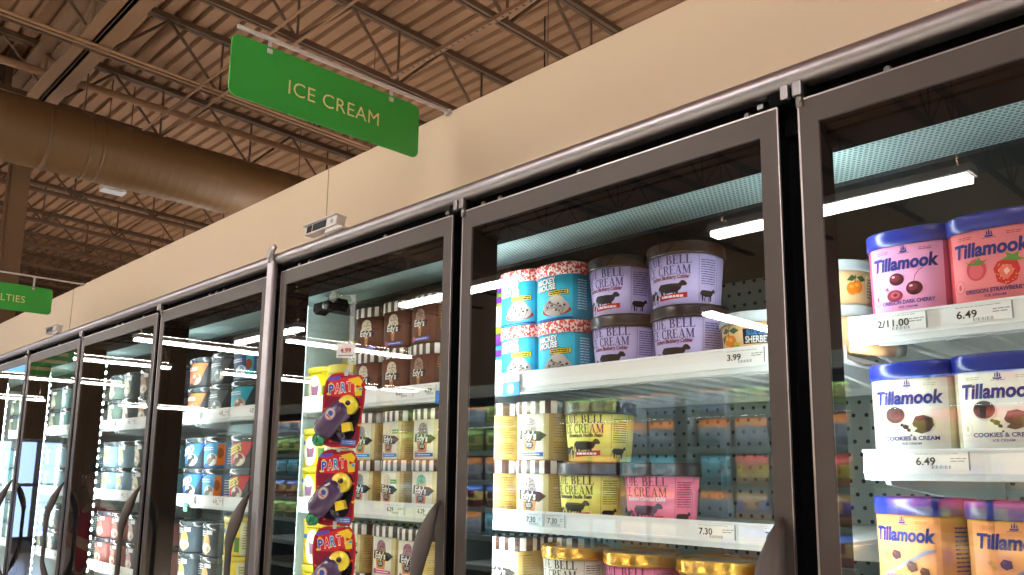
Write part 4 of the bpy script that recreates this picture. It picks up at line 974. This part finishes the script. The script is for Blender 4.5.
for (xa, xb), ds in zip(((-2.78,-1.23),(-6.11,-4.60),(.52,2.05),(-9.43,-7.93)), ('reflected in the two right doors','reflected across the toy-strip door','over the near end of the aisle','over the far end of the aisle')):
    light('strip_light', (xa,-3.44,3.06), (xb,-3.44,3.06), 'glowing strip light across the aisle, '+ds, GL, .10)
for i, (xa, xb) in enumerate(((-.2,1.3),(-2.9,-1.4),(-5.6,-4.1),(-11.,-9.5))):
    light('strip_light', (xa,-1.62,3.06), (xb,-1.62,3.06), 'added fill strip light hung over the aisle itself, '+('near end','second of the row','third of the row','far end of the row')[i], GL, .10)  # unseen row added to brighten the bags across the aisle
for X, ya, yb, ds in ((-8.8,-3.75,-5.6,'nearest of the crosswise ones'),(-10.1,-2.45,-4.1,'second of the crosswise ones'),(-12.6,-2.2,-3.9,'third of the crosswise ones'),(-12.6,-4.7,-6.4,'behind the third crosswise one'),(-12.6,-7.2,-9.,'farthest back crosswise one'),(-16,-2.3,-4.4,'near the storefront windows'),(-21,-2.,-4.4,'added to light the far wall'),(-21,-6.,-8.4,'added to light the far wall, back one'),(-4.2,-5.6,-7.6,'beyond the opposite freezer'),(-1.,-5.6,-7.6,'beyond the opposite freezer, right one')):
    light('strip_light', (X,ya,3.06), (X,yb,3.06), 'glowing strip light running across the store, '+ds, GL, .11)  # the pair toward the far wall is added to brighten that wall
for row, Y in enumerate((3.4, 7.2)):
    for k in range(5): light('strip_light', (1.2-3.9*k,Y,3.06), (-.4-3.9*k,Y,3.06), 'added unseen strip light behind the cream bulkhead, brightening the roof', 'added strip lights behind the bulkhead', .10)  # unseen rows added to brighten the roof beyond the bulkhead
t = thing('ceiling_fixture', 'small pale rectangular box fixture seen just below the round duct', 'light', (-9.5,1.88,4.6)); L = (9.5,-1.88,-4.6)
b = MB(); b.box((-9.57,1.74,4.58),(-9.43,2.0,4.64), mat('fixture_white', (1,1,1)), .01); b.build('housing', t, L)
b = MB(); b.box((-9.565,1.75,4.574),(-9.435,1.99,4.581), emis('pale_glow_face', (1,.92,.86), .45)); b.build('lens', t, L)  # weak emission keeps the unlit box pale
for yy in (1.76,2.0):
    b = MB(); b.tube([(-9.5,yy,4.66),(-9.5,yy,CT(yy)-.02)], .006, m_brown_d, 6); b.build('suspension_rod', t, L)

def far_sign(X, y0, y1, z0, z1, label):
    t = thing('hanging_sign', label, 'sign', (X,(y0+y1)/2,z0), 0, 'green signs across the aisle'); L = (-X,-(y0+y1)/2,-z0)
    b = MB(); b.prism(rounded(y0,z0,y1,z1,.02), lambda u, v, d: (d, u, v), m_green, X-.004, X+.004); A = Art()
    n = 3 if z1-z0 > .2 else 1
    A.lines(y0+.05, y1-.04, z0+.03, z1-.03, n, I('f0e2a8'), seed=3, t=.45); A.apply(b, lambda u, v, off: (X+.004+off, u, v), .0006); b.build('sign_panel', t, L)
    b = MB()
    for yy in (y0+.06, y1-.06): b.tube([(X,yy,z1),(X,yy,CT(yy)-.02)], .004, m_brown_d, 5)
    b.build('hanger_wire', t, L)
far_sign(-9.0, -1.50, -1.08, 2.40, 2.70, 'green sign over the aisle, mirrored near the left edge')
far_sign(-9.3, -4.98, -4.38, 2.20, 2.42, 'green sign over the aisle, mirrored beside the third door')
# ------------------------------------------------------------------ across the aisle (seen only mirrored in the doors)
t = thing('open_freezer', 'long open freezer with bagged frozen food, mirrored in the glass doors', 'freezer', (-4.2,-3.5,0)); L = (4.2,3.5,0)
b = MB(); b.box((-8.6,-4.0,0),(.6,-3.9,2.15), m_mint); b.box((-8.6,-3.95,0),(.6,-2.95,.3), m_black); b.box((-8.6,-3.95,2.05),(.6,-3.0,2.15), m_mint); b.box((-8.6,-3.02,1.99),(.6,-3.0,2.06), m_black)
b.box((-8.6,-3.95,.3),(-8.55,-2.98,2.1), m_mint); b.box((.55,-3.95,.3),(.6,-2.98,2.1), m_mint); b.build('cabinet_shell', t, L)
for i in range(9):
    X = -8.0+i*1.05; b = MB(); b.box((X-.025,-3.93,.3),(X+.025,-3.02,2.0), mat('divider_grey', s2l('5c6a6c'), .5)); b.box((X-.045,-3.012,.3),(X+.045,-2.998,2.0), mat('divider_grey', (1,1,1))); b.build('divider', t, L)
b = MB(); b.box((-8.5,-3.10,2.03),(.5,-3.06,2.049), emis('canopy_tube', (.86,1,.99), 220.)); b.build('canopy_light', t, L)
zsh = (.42,.64,.85,1.06,1.26,1.455,1.665,1.87)
for z in zsh:
    b = MB(); b.box((-8.55,-3.9,z-.02),(.55,-3.02,z), m_white)
    if z > 1.: b.box((-8.5,-3.048,z-.028),(.5,-3.032,z-.0205), MATS.get('added_shelf_glow') or emis('added_shelf_glow', (.88,1,.98), 55.))  # glow hidden behind the shelf lip, added to brighten the bags
    b.box((-8.55,-3.02,z-.03),(.55,-3.015,z+.005), mat('pale_blue_price_rail', s2l('b4d2d8'), .4)); b.build('shelf', t, L)
def bag(c1, c2, c3):
    b = MB(); N = 10; vs = []; fs = []
    for s in (0,1):
        for i in range(N+1):
            for k in range(N+1):
                u, v = i/N*2-1, k/N*2-1; d = .035*(1-u**4)*(1-v**4)+.004*math.sin(9*u+5*v+s)
                vs.append((u*.105*(1-.04*v*v), (-1 if s == 0 else 1)*d, .085+v*.085))
    o = (N+1)**2
    m1, m2, m3 = I(c1, .25, .3), I(c2, .25, .3), I(c3, .25, .3)
    b.v = vs
    for s in (0,1):
        for i in range(N):
            for k in range(N):
                a = s*o+i*(N+1)+k; q = (a, a+N+1, a+N+2, a+1); b.f.append(q if s == 0 else q[::-1])
                mm = m1 if k >= 7 else (m2 if k >= 3 else m3)
                if 3 <= i <= 6 and 4 <= k <= 6: mm = m3
                b.m.append(b.mi(mm)); b.smooth.append(True)
    return b
kinds = [('c87838','b8c0cc','8a94a8','orange-topped white bag'),('6a8a3c','c8c47a','5a6a38','pale green bag'),('b03a34','d8c84c','a06a44','red and yellow bag'),('8a6a44','5a4a86','b88a5c','brown and purple bag'),('3a7a8a','a8c8d0','4a8a9c','teal bag'),('3c5a9c','c8b070','7a3a3c','blue and tan bag')]
protos = {}
R = random.Random(11); nb = 0
for si, z in enumerate(zsh[3:]):
    X = -7.9
    q = R.randrange(6)
    while X < .4:
        if abs((X+8.0+.525)%1.05-.525) < .14: X += .03; continue
        if R.random() < .35: q = R.randrange(6)
        if -3.25 < X < -2.4: q = (3,0,4,3,0)[si] if z != 1.665 else 0
        elif -2.4 <= X < -1.8: q = {1.665:0,1.455:2,1.26:3,1.06:5}.get(z, 1)
        elif X >= -1.8: q = (3,2,3,2,5)[si]
        elif X < -3.9 and q in (2,3): q = 1
        c = kinds[q]
        lab = '%s of frozen food standing on the mirrored open freezer shelf'%c[3]
        if q not in protos:
            o = bag(*c[:3]).build('frozen_food_bag', None, (X,-3.12,z), label=lab, category='bag', group=c[3]+'s'); protos[q] = o; o.rotation_euler = (0,0,R.uniform(-.1,.1))
        else:
            o = protos[q].copy(); C.objects.link(o); o.location = (X,-3.12,z); o.rotation_euler = (0,0,R.uniform(-.1,.1))
        X += .235; nb += 1
# storefront windows at the far end
t = MB(); mwf = mat('window_frame_grey', s2l('6c7078'), .4, .6)
W0, W1 = -2.1, -3.75
t.box((-17.05,W1,0),(-16.95,W0,.25), mwf)
for k in range(5): y = W0+(W1-W0)*k/4; t.box((-17.05,y-.04,.2),(-16.95,y+.04,2.0), mwf)
for z in (.25,1.2,2.0): t.box((-17.05,W1,z-.03),(-16.95,W0,z+.03), mwf)
struct(t, 'window_1')
t = MB(); t.add([(-17,W1,.25),(-17,W0,.25),(-17,W0,2.),(-17,W1,2.)], [(0,1,2,3)], emis('daylight_outside', (.42,.62,1.), 4.5)); struct(t, 'window_2')
t = MB(); t.add([(-17,-3.5,3.2),(-17,-2.5,3.2),(-17,-2.5,3.5),(-17,-3.5,3.42)], [(0,1,2,3)], emis('blue_sign_glow', (.15,.4,1.), 5.)); struct(t, 'blue_glow_panel')  # glowing panel standing in for a mirrored blue sign, not a window
# shopper in a red top, mirrored in the glass
def shopper():
    t = thing('person', 'person in a red top with dark hair holding up a phone, mirrored in the glass', 'person', (-5.45,-.72,0), 0)
    skin = mat('skin', s2l('b5846a'), .5); red = mat('red_cotton', s2l('b01c28'), .7, noise=.05); hair = mat('dark_hair', s2l('241a18'), .5); jean = mat('dark_trousers', s2l('2a2e3c'), .7)
    def skinned(name, V, E, Rr, m, lv=2):
        me = D.meshes.new(name); me.from_pydata(V, E, []); o = D.objects.new(name, me); C.objects.link(o); o.parent = t
        md = o.modifiers.new('s', 'SKIN'); 
        for i, r in enumerate(Rr): me.skin_vertices[0].data[i].radius = (r, r) if not isinstance(r, tuple) else r
        me.skin_vertices[0].data[0].use_root = True; md.use_smooth_shade = True
        o.modifiers.new('u', 'SUBSURF').levels = lv; o.modifiers['u'].render_levels = lv; me.materials.append(m); return o
    # faces +Y (the doors), height about 1.55 m
    V = [(0,0,.86),(0,0,1.0),(0,.01,1.13),(0,0,1.25),(0,0,1.31),(0,.01,1.36),(0,.015,1.43),(0,.01,1.50),
         (.09,0,.82),(.10,.02,.46),(.10,-.02,.09),(.10,.10,.03),(-.09,0,.82),(-.10,-.01,.46),(-.10,-.04,.09),(-.10,.08,.03),
         (.16,0,1.23),(.24,.05,1.02),(.15,.22,1.12),(-.16,0,1.23),(-.23,.06,1.02),(-.12,.22,1.14)]
    E = [(0,1),(1,2),(2,3),(3,4),(4,5),(5,6),(6,7),(0,8),(8,9),(9,10),(10,11),(0,12),(12,13),(13,14),(14,15),(3,16),(16,17),(17,18),(3,19),(19,20),(20,21)]
    Rr = [(.13,.10),(.12,.09),(.14,.10),(.10,.08),.045,.055,(.075,.09),.05,.085,.055,.036,.03,.085,.055,.036,.03,.05,.038,.024,.05,.038,.024]
    body = skinned('body', V, E, Rr, skin)
    # hands: five separate fingers each, closed around the phone
    for s in (1,-1):
        px, py, pz = (.15,.22,1.12) if s > 0 else (-.12,.22,1.14); b = MB()
        b.tube([(px,py-.01,pz-.01),(px-s*.02,py+.03,pz+.02),(px-s*.04,py+.05,pz+.05)], [.022,.034,.026], skin, 10, flat=.5)
        for k in range(4): b.tube([(px-s*.03,py+.045,pz+.02+.018*k),(px-s*.06,py+.062,pz+.03+.018*k),(px-s*.085,py+.05,pz+.035+.018*k)], [.009,.008,.006], skin, 8)
        b.tube([(px-s*.01,py+.02,pz+.03),(px-s*.04,py+.02,pz+.07),(px-s*.06,py+.035,pz+.085)], [.010,.009,.007], skin, 8); b.build('hand', t)
    # shirt
    V = [(0,0,.84),(0,0,1.0),(0,.01,1.13),(0,0,1.25),(0,0,1.285),(.165,0,1.23),(.235,.045,1.04),(-.165,0,1.23),(-.228,.055,1.04)]
    skinned('red_shirt', V, [(0,1),(1,2),(2,3),(3,4),(3,5),(5,6),(3,7),(7,8)], [(.155,.12),(.14,.108),(.16,.118),(.118,.092),.06,.062,.05,.062,.05], red)
    V = [(0,0,.88),(.09,0,.80),(.10,.02,.46),(.10,-.02,.12),(-.09,0,.80),(-.10,-.01,.46),(-.10,-.04,.12)]
    skinned('trousers', V, [(0,1),(1,2),(2,3),(0,4),(4,5),(5,6)], [(.15,.115),.10,.068,.05,.10,.068,.05], jean)
    bmh = bmesh.new(); bmesh.ops.create_uvsphere(bmh, u_segments=20, v_segments=14, radius=1)
    for v in bmh.verts:
        v.co = Vector((v.co.x*.092, v.co.y*.105-.012, 1.455+v.co.z*.108-(.12 if v.co.z < -.2 and v.co.y < .1 else 0)))
        if v.co.y > .045 and v.co.z < 1.49: v.co.y = .03
    hb = MB(); hb.bm(bmh, hair, True); hb.build('hair', t)
    f = MB()
    for s in (-1,1):
        f.tube([(s*.03,.098,1.452),(s*.03,.106,1.452)], [.011,.006], mat('eye_white', (.8,.8,.78), .3), 10); f.tube([(s*.03,.104,1.452),(s*.03,.108,1.452)], [.005,.004], hair, 8)
        f.tube([(s*.078,.01,1.45),(s*.088,.0,1.45)], [.02,.014], skin, 10)
    f.tube([(0,.095,1.455),(0,.118,1.425),(0,.10,1.418)], [.007,.013,.008], skin, 10); f.tube([(-.022,.098,1.392),(0,.104,1.39),(.022,.098,1.392)], [.003,.006,.003], mat('lips', s2l('9c4a44'), .4), 8)
    f.build('face', t)
    return t
shopper()
b = MB(); b.box((-5.485,-.436,1.13),(-5.41,-.428,1.28), m_black, .002); b.box((-5.48,-.4375,1.135),(-5.415,-.4362,1.275), emis('phone_screen', (.3,.5,1.), 3.)); b.build('phone', label='dark phone with blue-lit screen held up by the person in red', category='phone')
# ------------------------------------------------------------------ world and colour
w = D.worlds.new('w'); bpy.context.scene.world = w; w.use_nodes = True; w.node_tree.nodes['Background'].inputs[0].default_value = (1,.9,.8,1); w.node_tree.nodes['Background'].inputs[1].default_value = .3
vs_ = bpy.context.scene.view_settings; vs_.view_transform = 'Standard'; vs_.look = 'None'; vs_.gamma = 1; vs_.use_curve_mapping = False; vs_.exposure = 0.0
